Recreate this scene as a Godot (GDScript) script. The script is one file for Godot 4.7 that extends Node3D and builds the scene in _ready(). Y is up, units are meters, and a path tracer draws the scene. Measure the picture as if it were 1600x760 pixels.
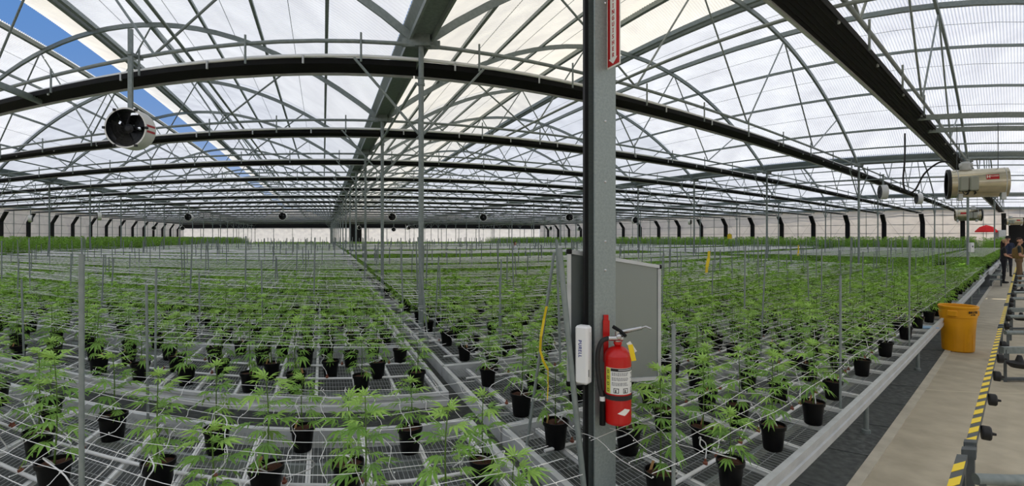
extends Node3D
# A greenhouse full of potted plants on rolling benches, seen in a wide sweep.
# Plan coordinates: u runs along the aisle (to the right), v away from it into the hall, h is height above the eye.
# The hall stands on a fan-shaped plan: place() turns (u, v, h) into the world, keeping every height and every distance along the arcs.

const DEPTH := 800.0 / 697.0
const TURN := 295.0 / 697.0
const EYE := 1.7
const BAY := 3.64
const V0 := 1.756
const U0 := 1.204
const HOUSE := 12.7
const DECK := -1.25
const NET := -0.93

var M := {}
var used := {}
var rng := RandomNumberGenerator.new()
var ORD := []


class Shape:
	var p := PackedVector3Array()
	var n := PackedVector3Array()
	var uv := PackedVector2Array()
	var c := PackedColorArray()
	var ix := PackedInt32Array()
	var col := Color(1, 1, 1)
	var tinted := false
	var mapped := false

	func vert(a: Vector3, b: Vector3) -> void:
		p.append(a)
		n.append(b)
		if tinted:
			c.append(col)

	func tri(a: Vector3, b: Vector3, d: Vector3, out: Vector3) -> void:
		var nn := (b - a).cross(d - a)
		if nn.length_squared() < 1e-20:
			return
		nn = nn.normalized()
		var i := p.size()
		if nn.dot(out) < 0.0:
			nn = -nn
			ix.append_array([i, i + 1, i + 2])
		else:
			ix.append_array([i, i + 2, i + 1])
		vert(a, nn)
		vert(b, nn)
		vert(d, nn)

	func face(a: Vector3, b: Vector3, d: Vector3, e: Vector3, out: Vector3) -> void:
		var nn := (d - a).cross(e - b)
		if nn.length_squared() < 1e-20:
			return
		nn = nn.normalized()
		var i := p.size()
		if nn.dot(out) < 0.0:
			nn = -nn
			ix.append_array([i, i + 1, i + 2, i, i + 2, i + 3])
		else:
			ix.append_array([i, i + 2, i + 1, i, i + 3, i + 2])
		vert(a, nn)
		vert(b, nn)
		vert(d, nn)
		vert(e, nn)
		if mapped:
			uv.append_array([Vector2(0, 1), Vector2(1, 1), Vector2(1, 0), Vector2(0, 0)])

	func hull(q: Array) -> void:  # eight corners: four below, the same four above
		var m := Vector3.ZERO
		for a in q:
			m += a
		m /= 8.0
		for f in [[0, 1, 2, 3], [4, 5, 6, 7], [0, 1, 5, 4], [1, 2, 6, 5], [2, 3, 7, 6], [3, 0, 4, 7]]:
			face(q[f[0]], q[f[1]], q[f[2]], q[f[3]], (q[f[0]] + q[f[1]] + q[f[2]] + q[f[3]]) / 4.0 - m)

	func box(at: Vector3, size: Vector3, turned := Basis()) -> void:
		var q := []
		for y in [-0.5, 0.5]:
			for k in [[-0.5, -0.5], [0.5, -0.5], [0.5, 0.5], [-0.5, 0.5]]:
				q.append(at + turned * Vector3(k[0] * size.x, y * size.y, k[1] * size.z))
		hull(q)

	func soft_box(at: Vector3, size: Vector3, bev: float, turned := Basis()) -> void:  # a box with chamfered edges
		var s := size / 2.0
		var pts := {}
		for x in [-1, 1]:
			for y in [-1, 1]:
				for z in [-1, 1]:
					pts[Vector3i(x, y, z)] = [
						at + turned * Vector3(x * s.x, y * (s.y - bev), z * (s.z - bev)),
						at + turned * Vector3(x * (s.x - bev), y * s.y, z * (s.z - bev)),
						at + turned * Vector3(x * (s.x - bev), y * (s.y - bev), z * s.z)]
		for ax in 3:
			var e: int = (ax + 1) % 3
			var f: int = (ax + 2) % 3
			for sg in [-1, 1]:
				var q := []
				for k in [[-1, -1], [1, -1], [1, 1], [-1, 1]]:
					var v := Vector3i.ZERO
					v[ax] = sg
					v[e] = k[0]
					v[f] = k[1]
					q.append(pts[v][ax])
				var o := Vector3.ZERO
				o[ax] = sg
				face(q[0], q[1], q[2], q[3], turned * o)
			for a in [-1, 1]:
				for b in [-1, 1]:
					var lo := Vector3i.ZERO
					lo[ax] = -1
					lo[e] = a
					lo[f] = b
					var hi := lo
					hi[ax] = 1
					var o2 := Vector3.ZERO
					o2[e] = a
					o2[f] = b
					face(pts[lo][e], pts[hi][e], pts[hi][f], pts[lo][f], turned * o2)
		for k in pts:
			tri(pts[k][0], pts[k][1], pts[k][2], turned * Vector3(k))

	func tube(pts: PackedVector3Array, ra: float, rb: float, sides := 6, cap := true) -> void:
		var m := pts.size()
		var base := p.size()
		var s := Vector3.ZERO
		for i in m:
			var t := (pts[mini(i + 1, m - 1)] - pts[maxi(i - 1, 0)]).normalized()
			if i == 0:
				s = t.cross(Vector3.UP if absf(t.y) < 0.9 else Vector3.RIGHT).normalized()
			else:
				s = (s - t * s.dot(t)).normalized()
			var q := t.cross(s)
			var r := lerpf(ra, rb, float(i) / maxf(1.0, m - 1.0))
			for k in sides:
				var a := TAU * k / sides
				var d := s * cos(a) + q * sin(a)
				vert(pts[i] + d * r, d)
		for i in m - 1:
			for k in sides:
				var a := base + i * sides + k
				var b := base + i * sides + (k + 1) % sides
				ix.append_array([a, a + sides, b, b, a + sides, b + sides])
		if cap and sides > 3:
			for e in 2:
				var i := 0 if e == 0 else m - 1
				var o := (pts[0] - pts[1]) if e == 0 else (pts[m - 1] - pts[m - 2])
				var ring := base + i * sides
				for k in range(1, sides - 1):
					tri(p[ring], p[ring + k], p[ring + k + 1], o)

	func sweep(pts: PackedVector3Array, poly: PackedVector2Array) -> void:  # a counter-clockwise profile along a path that does not climb steeply
		var m := pts.size()
		var k := poly.size()
		var rings := []
		var frames := []
		for i in m:
			var t := (pts[mini(i + 1, m - 1)] - pts[maxi(i - 1, 0)]).normalized()
			var s := t.cross(Vector3.UP).normalized()
			var q := s.cross(t)
			var ring := []
			for a in poly:
				ring.append(pts[i] + s * a.x + q * a.y)
			rings.append(ring)
			frames.append([s, q])
		for i in m - 1:
			for j in k:
				var e := (j + 1) % k
				var d := poly[e] - poly[j]
				face(rings[i][j], rings[i][e], rings[i + 1][e], rings[i + 1][j], frames[i][0] * d.y - frames[i][1] * d.x)
		for e in 2:
			var i := 0 if e == 0 else m - 1
			var o := (pts[0] - pts[1]) if e == 0 else (pts[m - 1] - pts[m - 2])
			var idx := Geometry2D.triangulate_polygon(poly)
			for j in range(0, idx.size(), 3):
				tri(rings[i][idx[j]], rings[i][idx[j + 1]], rings[i][idx[j + 2]], o)

	func bar(pts: PackedVector3Array, w: float, h: float) -> void:
		sweep(pts, PackedVector2Array([Vector2(-w / 2, -h / 2), Vector2(w / 2, -h / 2), Vector2(w / 2, h / 2), Vector2(-w / 2, h / 2)]))

	func lathe(prof: Array, segs: int, xf := Transform3D()) -> void:  # profile from the bottom up on the outside
		for j in prof.size() - 1:
			var a: Vector2 = prof[j]
			var b: Vector2 = prof[j + 1]
			var d := (b - a).normalized()
			var base := p.size()
			for e in [a, b]:
				for k in segs:
					var t := TAU * k / segs
					vert(xf * Vector3(e.x * cos(t), e.y, e.x * sin(t)), (xf.basis * Vector3(d.y * cos(t), -d.x, d.y * sin(t))).normalized())
			for k in segs:
				var lo := base + k
				var lo2 := base + (k + 1) % segs
				ix.append_array([lo, lo2, lo + segs, lo2, lo2 + segs, lo + segs])

	func ball(at: Vector3, r: Vector3, segs := 12, turned := Basis()) -> void:
		var base := p.size()
		var rows := segs / 2
		for j in rows + 1:
			var e := PI * j / rows - PI / 2
			for k in segs:
				var a := TAU * k / segs
				var d := Vector3(cos(e) * cos(a), sin(e), cos(e) * sin(a))
				vert(at + turned * (d * r), (turned * (d / r)).normalized())
		for j in rows:
			for k in segs:
				var lo := base + j * segs + k
				var lo2 := base + j * segs + (k + 1) % segs
				ix.append_array([lo, lo2, lo + segs, lo2, lo2 + segs, lo + segs])

	func grid(nx: int, ny: int, f: Callable, out: Vector3) -> void:
		var base := p.size()
		var q := PackedVector3Array()
		for j in ny + 1:
			for i in nx + 1:
				q.append(f.call(i, j))
		var w := nx + 1
		var turn := 1.0
		var probe := (q[1] - q[0]).cross(q[w] - q[0])
		if probe.dot(out) < 0.0:
			turn = -1.0
		for j in ny + 1:
			for i in nx + 1:
				var dx := q[j * w + mini(i + 1, nx)] - q[j * w + maxi(i - 1, 0)]
				var dy := q[mini(j + 1, ny) * w + i] - q[maxi(j - 1, 0) * w + i]
				vert(q[j * w + i], dx.cross(dy).normalized() * turn)
		for j in ny:
			for i in nx:
				var a := base + j * w + i
				if turn > 0.0:
					ix.append_array([a, a + w, a + 1, a + 1, a + w, a + w + 1])
				else:
					ix.append_array([a, a + 1, a + w, a + 1, a + w + 1, a + w])

	func add(o: Shape, xf: Transform3D, tint := Color(1, 1, 1)) -> void:
		var base := p.size()
		var nb := xf.basis.orthonormalized()
		for i in o.p.size():
			p.append(xf * o.p[i])
			n.append(nb * o.n[i])
			if tinted:
				c.append(tint * (o.c[i] if o.tinted else Color(1, 1, 1)))
		for i in o.ix:
			ix.append(base + i)

	func mesh(into: ArrayMesh = null) -> ArrayMesh:
		var a := []
		a.resize(Mesh.ARRAY_MAX)
		a[Mesh.ARRAY_VERTEX] = p
		a[Mesh.ARRAY_NORMAL] = n
		if tinted:
			a[Mesh.ARRAY_COLOR] = c
		if mapped and uv.size() == p.size():
			a[Mesh.ARRAY_TEX_UV] = uv
		a[Mesh.ARRAY_INDEX] = ix
		var r := into if into else ArrayMesh.new()
		r.add_surface_from_arrays(Mesh.PRIMITIVE_TRIANGLES, a)
		return r


# ---------------------------------------------------------------- helpers

func place(u: float, v: float, h: float) -> Vector3:
	var r := sqrt(u * u + v * v)
	return Vector3(r * (atan2(u, v) - TURN), h + EYE, -DEPTH * r)


func at3(a: Vector3) -> Vector3:
	return place(a.x, a.y, a.z)


func path(a: Vector3, b: Vector3, fine := 1.0) -> PackedVector3Array:  # a straight run in plan, cut finely enough to follow the fan
	var out := PackedVector3Array([at3(a)])
	var long := (b - a).length()
	var t := 0.0
	while true:
		var q := a.lerp(b, t / long)
		var step := clampf(0.085 * sqrt(q.x * q.x + q.y * q.y), 0.1, 4.0) * fine
		t += step
		if t > long - step * 0.3:
			break
		out.append(at3(a.lerp(b, t / long)))
	out.append(at3(b))
	return out


func corners(u0: float, u1: float, v0: float, v1: float, h0: float, h1: float) -> Array:
	var q := []
	for h in [h0, h1]:
		q.append_array([place(u0, v0, h), place(u1, v0, h), place(u1, v1, h), place(u0, v1, h)])
	return q


func numbered(called: String) -> String:
	var k: int = used.get(called, 0)
	used[called] = k + 1
	return called if k == 0 else "%s_%03d" % [called, k]


func tag(o: Node, label: String, category: String, group := "", kind := "") -> void:
	if label:
		o.set_meta("label", label)
	if category:
		o.set_meta("category", category)
	if group:
		o.set_meta("group", group)
	if kind:
		o.set_meta("kind", kind)


func thing(called: String, label: String, category: String, at := Vector3.ZERO, turn := 0.0, group := "") -> Node3D:
	var o := Node3D.new()
	o.name = numbered(called)
	add_child(o)
	o.position = at
	o.rotation.y = turn
	tag(o, label, category, group)
	return o


func put(called: String, s: Shape, m: Material, parent: Node, label := "", kind := "") -> MeshInstance3D:
	var o := MeshInstance3D.new()
	o.mesh = s.mesh()
	o.mesh.surface_set_material(0, m)
	o.name = called if parent != self else numbered(called)
	parent.add_child(o, true)
	if label:
		o.set_meta("label", label)
	if kind:
		o.set_meta("kind", kind)
	return o


func part(called: String, m: Mesh, parent: Node, xf := Transform3D()) -> MeshInstance3D:
	var o := MeshInstance3D.new()
	o.mesh = m
	o.name = called
	o.transform = xf
	parent.add_child(o, true)
	return o


func nth(k: int) -> String:
	if ORD.is_empty():
		var ones := ["first", "second", "third", "fourth", "fifth", "sixth", "seventh", "eighth", "ninth", "tenth", "eleventh", "twelfth", "thirteenth", "fourteenth", "fifteenth", "sixteenth", "seventeenth", "eighteenth", "nineteenth", "twentieth"]
		ORD = ones.duplicate()
		for t in [["twenty", "thirtieth"], ["thirty", "fortieth"], ["forty", "fiftieth"], ["fifty", "sixtieth"]]:
			for e in 9:
				ORD.append(t[0] + "-" + ones[e])
			ORD.append(t[1])
	return ORD[clampi(k - 1, 0, ORD.size() - 1)]


func arch(d: float) -> float:
	return 2.42 + 2.4 * (1.0 - (d / 6.35) * (d / 6.35))


func middle(i: int) -> float:
	return U0 + HOUSE * (i + 0.5)


func truss_v(k: int) -> float:
	return V0 + BAY * k


func bay_name(i: int) -> String:
	return ["far left", "left", "middle", "right", "far right"][i + 2]


# ---------------------------------------------------------------- materials

func noise_tex(sd: int, freq: float, c0: Color, c1: Color, octaves := 4, size := 256, stretch := Vector2.ONE) -> ImageTexture:
	var f := FastNoiseLite.new()
	f.seed = sd
	f.frequency = freq
	f.fractal_octaves = octaves
	var im := Image.create(size, size, false, Image.FORMAT_RGB8)
	for y in size:
		for x in size:
			# four shifted taps blended so that the tile repeats without a seam
			var fx := float(x) / size
			var fy := float(y) / size
			var a := lerpf(f.get_noise_2d(x * stretch.x, y * stretch.y), f.get_noise_2d((x - size) * stretch.x, y * stretch.y), fx)
			var b := lerpf(f.get_noise_2d(x * stretch.x, (y - size) * stretch.y), f.get_noise_2d((x - size) * stretch.x, (y - size) * stretch.y), fx)
			im.set_pixel(x, y, c0.lerp(c1, clampf(0.5 + 1.1 * lerpf(a, b, fy), 0.0, 1.0)))
	return ImageTexture.create_from_image(im)


func mat(called: String, color: Color, rough := 0.7, metal := 0.0, tex: Texture2D = null, scale := 1.0) -> StandardMaterial3D:
	var m := StandardMaterial3D.new()
	m.resource_name = called
	m.albedo_color = color
	m.roughness = rough
	m.metallic = metal
	if tex:
		m.albedo_texture = tex
		m.uv1_triplanar = true
		m.uv1_world_triplanar = true
		m.uv1_scale = Vector3.ONE * scale
	M[called] = m
	return m


func make_materials() -> void:
	var grey := noise_tex(3, 0.05, Color(0.86, 0.88, 0.88), Color(1, 1, 1), 3, 128)
	mat("steel", Color(0.55, 0.58, 0.565), 0.5, 0.12, grey, 2.2)
	mat("post", Color(0.60, 0.63, 0.615), 0.45, 0.15, noise_tex(5, 0.09, Color(0.84, 0.87, 0.87), Color(1, 1, 1), 4, 256), 3.0)
	mat("dark_steel", Color(0.34, 0.36, 0.36), 0.55, 0.1, grey, 2.0)
	mat("aluminium", Color(0.80, 0.81, 0.805), 0.42, 0.12, noise_tex(8, 0.03, Color(0.9, 0.9, 0.9), Color(1, 1, 1), 4, 128), 2.0)
	mat("wire", Color(0.68, 0.695, 0.69), 0.5, 0.1)
	mat("white_bar", Color(0.93, 0.93, 0.92), 0.5, 0.1)
	mat("white_plastic", Color(0.90, 0.90, 0.89), 0.4)
	mat("string", Color(0.93, 0.93, 0.91), 0.7)
	mat("black_cloth", Color(0.062, 0.065, 0.066), 0.95, 0.0, noise_tex(11, 0.06, Color(0.75, 0.75, 0.75), Color(1, 1, 1), 3, 128), 2.0)
	mat("black_plastic", Color(0.045, 0.045, 0.047), 0.42)
	mat("black_rubber", Color(0.11, 0.11, 0.112), 0.6)
	mat("seam", Color(0.38, 0.40, 0.395), 0.8)
	mat("soil", Color(1, 1, 1), 0.95, 0.0, noise_tex(14, 0.12, Color(0.16, 0.085, 0.05), Color(0.42, 0.25, 0.16), 4, 128), 9.0)
	mat("clip", Color(0.52, 0.30, 0.22), 0.6)
	mat("concrete", Color(1, 1, 1), 0.85, 0.0, noise_tex(21, 0.02, Color(0.69, 0.65, 0.565), Color(0.78, 0.74, 0.65), 6, 512), 0.3)
	mat("concrete_pale", Color(1, 1, 1), 0.85, 0.0, noise_tex(22, 0.03, Color(0.72, 0.69, 0.62), Color(0.82, 0.79, 0.72), 5, 256), 0.5)
	mat("joint", Color(0.80, 0.765, 0.67), 0.9)
	mat("ground_cloth", Color(1, 1, 1), 0.8, 0.0, noise_tex(25, 0.035, Color(0.25, 0.265, 0.26), Color(0.40, 0.41, 0.40), 5, 512), 0.7)
	mat("yellow", Color(0.95, 0.66, 0.03), 0.45, 0.0, noise_tex(31, 0.02, Color(0.93, 0.93, 0.93), Color(1, 1, 1), 4, 128), 1.5)
	mat("stripe", Color(0.97, 0.84, 0.10), 0.5)
	mat("tape", Color(0.95, 0.82, 0.12), 0.5)
	mat("red", Color(0.74, 0.05, 0.045), 0.28)
	mat("sign_red", Color(0.70, 0.07, 0.08), 0.4)
	mat("sign_white", Color(0.93, 0.92, 0.88), 0.4)
	mat("umbrella_red", Color(0.90, 0.10, 0.12), 0.7)
	mat("chrome", Color(0.75, 0.75, 0.75), 0.2, 0.95)
	mat("silver", Color(0.80, 0.76, 0.66), 0.2, 0.92, grey, 1.2)
	mat("box_grey", Color(0.60, 0.61, 0.56), 0.6)
	mat("board", Color(0.55, 0.58, 0.57), 0.2, 0.55)
	mat("blue_print", Color(0.07, 0.14, 0.50), 0.5)
	mat("black_print", Color(0.05, 0.05, 0.05), 0.6)
	mat("fan_white", Color(0.90, 0.89, 0.86), 0.45)
	mat("fan_black", Color(0.05, 0.055, 0.055), 0.5)
	mat("wood", Color(0.78, 0.62, 0.40), 0.7)
	mat("stem", Color(0.34, 0.46, 0.17), 0.7)
	var k := 0
	for g in [Color(0.47, 0.64, 0.25), Color(0.39, 0.56, 0.22), Color(0.58, 0.73, 0.32)]:
		var m := mat("leaf_%d" % k, g, 0.55)
		m.backlight_enabled = true
		m.backlight = Color(0.42, 0.5, 0.25)
		k += 1
	var far := mat("leaf_far", Color(0.57, 0.73, 0.28), 0.6)
	far.vertex_color_use_as_albedo = true
	far.backlight_enabled = true
	far.backlight = Color(0.42, 0.5, 0.25)
	for q in [["sheet", Color(0.93, 0.943, 0.965)], ["sunlit_sheet", Color(0.985, 0.97, 0.93)], ["wall_film", Color(0.89, 0.86, 0.825)], ["end_film", Color(0.95, 0.94, 0.93)]]:
		var m := mat(q[0], q[1], 0.6, 0.0, noise_tex(41 + k, 0.012, Color(0.90, 0.90, 0.91), Color(1, 1, 1), 4, 256), 0.35)
		m.backlight_enabled = true
		m.backlight = Color(1, 1, 1)
		k += 1
	for q in [["skin", Color(0.80, 0.58, 0.46)], ["hair", Color(0.20, 0.13, 0.09)], ["body", Color(1, 1, 1)], ["cap_tan", Color(0.66, 0.54, 0.38)], ["cap_black", Color(0.08, 0.08, 0.09)], ["camo", Color(0.62, 0.52, 0.34)]]:
		mat(q[0], q[1], 0.8)
	M.body.vertex_color_use_as_albedo = true
	M.camo.albedo_texture = noise_tex(61, 0.09, Color(0.55, 0.52, 0.42), Color(1.0, 0.95, 0.80), 3, 128)
	M.camo.uv1_triplanar = true
	M.camo.uv1_scale = Vector3.ONE * 5.0
	M.black_plastic.metallic_specular = 0.3


# ---------------------------------------------------------------- the building

func first_v(i: int) -> float:
	return -5.5 if i >= 0 else 0.3


func build_roof() -> void:
	var top := Node3D.new()
	top.name = "ceiling"
	add_child(top)
	tag(top, "", "", "", "structure")
	for i in range(-2, 3):
		var c := middle(i)
		for j in range(-1, 20):
			var va := truss_v(j) if j >= 0 else first_v(i)
			var vb := truss_v(j + 1)
			var nv := int((vb - va) / 0.076 * 4.0) if vb < 13.0 else 3
			var amp := 0.022 if vb < 13.0 else 0.0
			for s in 3:
				var d0: float = [-6.14, -1.36, 0.0][s]
				var d1: float = [-1.38, 0.02, 6.14][s]
				var nd: int = [7, 2, 8][s]
				var sh := Shape.new()
				sh.grid(nv, nd, func(a: int, b: int) -> Vector3:
					var v := lerpf(va, vb, float(a) / nv)
					var d := lerpf(d0, d1, float(b) / nd)
					var h := arch(d) + 0.1 if s != 1 else 4.95 - 0.42 * d
					return place(c + d, v, h + amp * sin(TAU * v / 0.076)), Vector3.UP)
				var sunlit := s == 1 or (s == 0 and i == 0)  # these panels get a creamier sheet, sunshine on them put into its colour
				put("vent_lid" if s == 1 else "roof_panel", sh, M.sunlit_sheet if sunlit else M.sheet, top)
	# the rest of the roof, over and behind the place where one stands
	var r := Shape.new()
	for q in [[[-90, -52], [-90, 40], [0, 40], [0, 0]], [[0, 0], [0, 40], [90, 40], [52, -50]], [[52, -50], [90, 40], [120, 40], [120, -50]]]:
		var v4 := []
		for e in q:
			v4.append(Vector3(e[0], EYE + 4.2, e[1]))
		r.face(v4[0], v4[1], v4[2], v4[3], Vector3.UP)
	put("roof_panel", r, M.sheet, top)

	for i in range(-2, 3):
		var c := middle(i)
		var count := 0
		for d in [-5.2, -3.95, -2.7, -1.42, -0.06, 0.1, 1.4, 2.7, 3.95, 5.2]:
			count += 1
			var main: bool = absf(d) < 1.5
			var s := Shape.new()
			var w := 0.09 if main else 0.05
			s.bar(path(Vector3(c + d, first_v(i), arch(d) + 0.035), Vector3(c + d, truss_v(20), arch(d) + 0.035)), w, 0.10 if main else 0.06)
			var o := put("roof_purlin", s, M.steel, self)
			tag(o, "long steel purlin under the roof of the %s bay, %s from the left" % [bay_name(i), nth(count)], "purlin", "roof purlins")
		for d in [-3.45, 3.45]:
			var s := Shape.new()
			s.tube(path(Vector3(c + d, maxf(first_v(i), -1.9), 2.33), Vector3(c + d, truss_v(20), 2.33)), 0.021, 0.021, 6)
			tag(put("tie_bar", s, M.steel, self), "long steel bar joining the truss chords of the %s bay, %s one" % [bay_name(i), "left" if d < 0 else "right"], "bar", "chord tie bars")
		count = 0
		for d in [-4.6, -3.3, -2.1, 0.75, 2.05, 3.3, 4.6]:
			count += 1
			var s := Shape.new()
			s.tube(path(Vector3(c + d, first_v(i), arch(d) + 0.075), Vector3(c + d, truss_v(12), arch(d) + 0.075), 1.4), 0.006, 0.006, 3)
			var o := put("roof_wire", s, M.steel, self)
			tag(o, "thin dark wire along the roof of the %s bay, %s from the left" % [bay_name(i), nth(count)], "wire", "roof wires")

	# gutters between the bays
	for m in range(-2, 4):
		var u := U0 + HOUSE * m
		var va := -5.5 if m >= 1 else 0.3
		if m == 0:
			va = 0.9
		var s := Shape.new()
		s.sweep(path(Vector3(u, va, 2.5), Vector3(u, truss_v(20), 2.5)), PackedVector2Array([Vector2(-0.12, 0), Vector2(0.12, 0), Vector2(0.20, 0.13), Vector2(0.20, 0.16), Vector2(0.17, 0.16), Vector2(0.10, 0.03), Vector2(-0.10, 0.03), Vector2(-0.17, 0.16), Vector2(-0.20, 0.16), Vector2(-0.20, 0.13)]))
		for e in [-0.135, 0.135]:
			s.bar(path(Vector3(u + e, va, 2.47), Vector3(u + e, truss_v(20), 2.47)), 0.03, 0.06)
		var o := put("roof_gutter", s, M.steel, self)
		tag(o, "galvanised gutter running into the distance along the %s column row" % ["left wall", "left", "middle", "right", "far right", "right wall"][m + 2], "gutter", "roof gutters")


func build_trusses() -> void:
	for i in range(-2, 3):
		var c := middle(i)
		for k in range(0, 21):
			if i < 0 and k == 0:
				continue
			var v := truss_v(k)
			var where := "over the %s bay, %s from the front" % [bay_name(i), nth(k + 1 if i >= 0 else k)]
			var t := thing("roof_truss", "arched steel roof truss " + where, "truss", place(c, v, 2.38), 0.0, "arched roof trusses")
			var off := -t.position
			var near := k < 7
			var s := Shape.new()
			var pts := PackedVector3Array()
			var na := 30 if near else 16
			for a in na + 1:
				var d := lerpf(-6.3, 6.3, float(a) / na)
				pts.append(place(c + d, v, arch(d) - 0.04) + off)
			s.bar(pts, 0.05, 0.095 if near else 0.085)
			put("arch", s, M.steel, t)
			s = Shape.new()
			var ch := path(Vector3(c - 6.3, v, 2.38), Vector3(c + 6.3, v, 2.38))
			for a in ch.size():
				ch[a] += off
			s.tube(ch, 0.026, 0.026, 8 if near else 4)
			for d in [-5.6, -4.2, -2.8, -1.4, 0.0, 1.4, 2.8, 4.2, 5.6]:
				if near:
					s.tube(PackedVector3Array([place(c + d, v - 0.04, 2.12) + off, place(c + d, v - 0.04, 2.47) + off]), 0.014, 0.014, 5)
			put("bottom_chord", s, M.steel, t)
			var web := Shape.new()
			for e in [[-3.0, -4.6], [-3.0, -1.5], [0.0, -1.5], [0.0, 1.5], [3.0, 1.5], [3.0, 4.6]]:
				var one := Shape.new() if near else web
				one.tube(PackedVector3Array([place(c + e[0], v, 2.38) + off, place(c + (e[0] + e[1]) / 2, v, (2.38 + arch(e[1]) - 0.04) / 2) + off, place(c + e[1], v, arch(e[1]) - 0.04) + off]), 0.017, 0.017, 6 if near else 3)
				if near:
					put("brace", one, M.steel, t)
			if not near:
				put("brace", web, M.steel, t, "", "stuff")

			# the folded shade curtain that hangs under the truss, with its pipe and its leading bar
			var cur := thing("folded_shade_curtain", "black folded shade curtain " + where, "curtain", place(c, v, 2.1), 0.0, "folded black shade curtains")
			off = -cur.position
			s = Shape.new()
			var run := path(Vector3(c - (6.34 if i > -2 else 5.7), v + 0.24, 2.14), Vector3(c + (6.34 if i < 2 else 5.7), v + 0.24, 2.14))
			for a in run.size():
				run[a] += off
			var prof := PackedVector2Array()
			var folds := 7 if k < 4 else 2
			for a in folds * 2 + 1:
				prof.append(Vector2(lerpf(-0.18, 0.18, a / (folds * 2.0)), 0.0 if a % 2 == 0 else 0.022))
			prof.append(Vector2(0.18, 0.07))
			prof.append(Vector2(-0.18, 0.07))
			s.sweep(run, prof)
			put("curtain_folds", s, M.black_cloth, cur)
			s = Shape.new()
			run = path(Vector3(c - 6.34, v + 0.06, 2.225), Vector3(c + 6.34, v + 0.06, 2.225))
			for a in run.size():
				run[a] += off
			s.tube(run, 0.024, 0.024, 8 if near else 4)
			put("carrier_pipe", s, M.white_bar, cur)
			s = Shape.new()
			run = path(Vector3(c - (6.34 if i > -2 else 5.7), v + 0.43, 2.145), Vector3(c + (6.34 if i < 2 else 5.7), v + 0.43, 2.145))
			for a in run.size():
				run[a] += off
			s.bar(run, 0.035, 0.05)
			put("leading_bar", s, M.aluminium, cur)
			if k < 3:
				s = Shape.new()
				var d := -5.9
				while d < 6.0:
					s.box(place(c + d, v + 0.03, 2.17) + off, Vector3(0.02, 0.10, 0.02))
					d += 1.2
				put("hanger", s, M.aluminium, cur, "", "stuff")


func build_columns() -> void:
	for m in range(-1, 3):
		var u := U0 + HOUSE * m
		var row: String = ["left", "middle", "right", "far right"][m + 1]
		for k in range(0, 21):
			if k == 0 and m <= 0:
				continue
			var v := truss_v(k)
			var t := thing("steel_column", "round grey steel column in the %s row, %s from the front" % [row, nth(k if m <= 0 else k + 1)], "column", place(u, v, -EYE), 0.0, "steel columns")
			var off := -t.position
			var near := k < 6
			var s := Shape.new()
			s.tube(PackedVector3Array([place(u, v, -EYE) + off, place(u, v, 2.36) + off]), 0.033, 0.033, 12 if near else 6)
			put("shaft", s, M.steel, t)
			s = Shape.new()
			s.box(place(u, v, 2.43) + off, Vector3(0.24, 0.14, 0.12))
			if near:
				for e in [-0.16, 0.16]:
					s.box(place(u + e, v, 2.40) + off, Vector3(0.16, 0.10, 0.03))
			put("gutter_bracket", s, M.steel, t)
			if near:
				s = Shape.new()
				s.lathe([Vector2(0.033, -0.05), Vector2(0.046, -0.05), Vector2(0.046, -0.02), Vector2(0.04, -0.02), Vector2(0.04, 0.03), Vector2(0.046, 0.03), Vector2(0.046, 0.05), Vector2(0.033, 0.05)], 12, Transform3D(Basis(), place(u, v, 1.93) + off))
				put("collar", s, M.steel, t)
			for e in [-1, 1]:
				s = Shape.new()
				s.tube(PackedVector3Array([place(u + e * 0.03, v, 1.28) + off, place(u + e * 0.43, v, 1.73) + off, place(u + e * 0.83, v, 2.18) + off]), 0.018, 0.018, 6 if near else 3)
				put("knee_brace", s, M.steel, t)
		var s := Shape.new()
		s.tube(path(Vector3(u - 0.06, truss_v(1 if m <= 0 else 0), 1.9), Vector3(u - 0.06, truss_v(20), 1.9)), 0.022, 0.022, 6)
		var o := put("tie_pipe", s, M.steel, self)
		tag(o, "steel tie pipe joining the %s row of columns near their tops" % row, "pipe", "column tie pipes")


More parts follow.
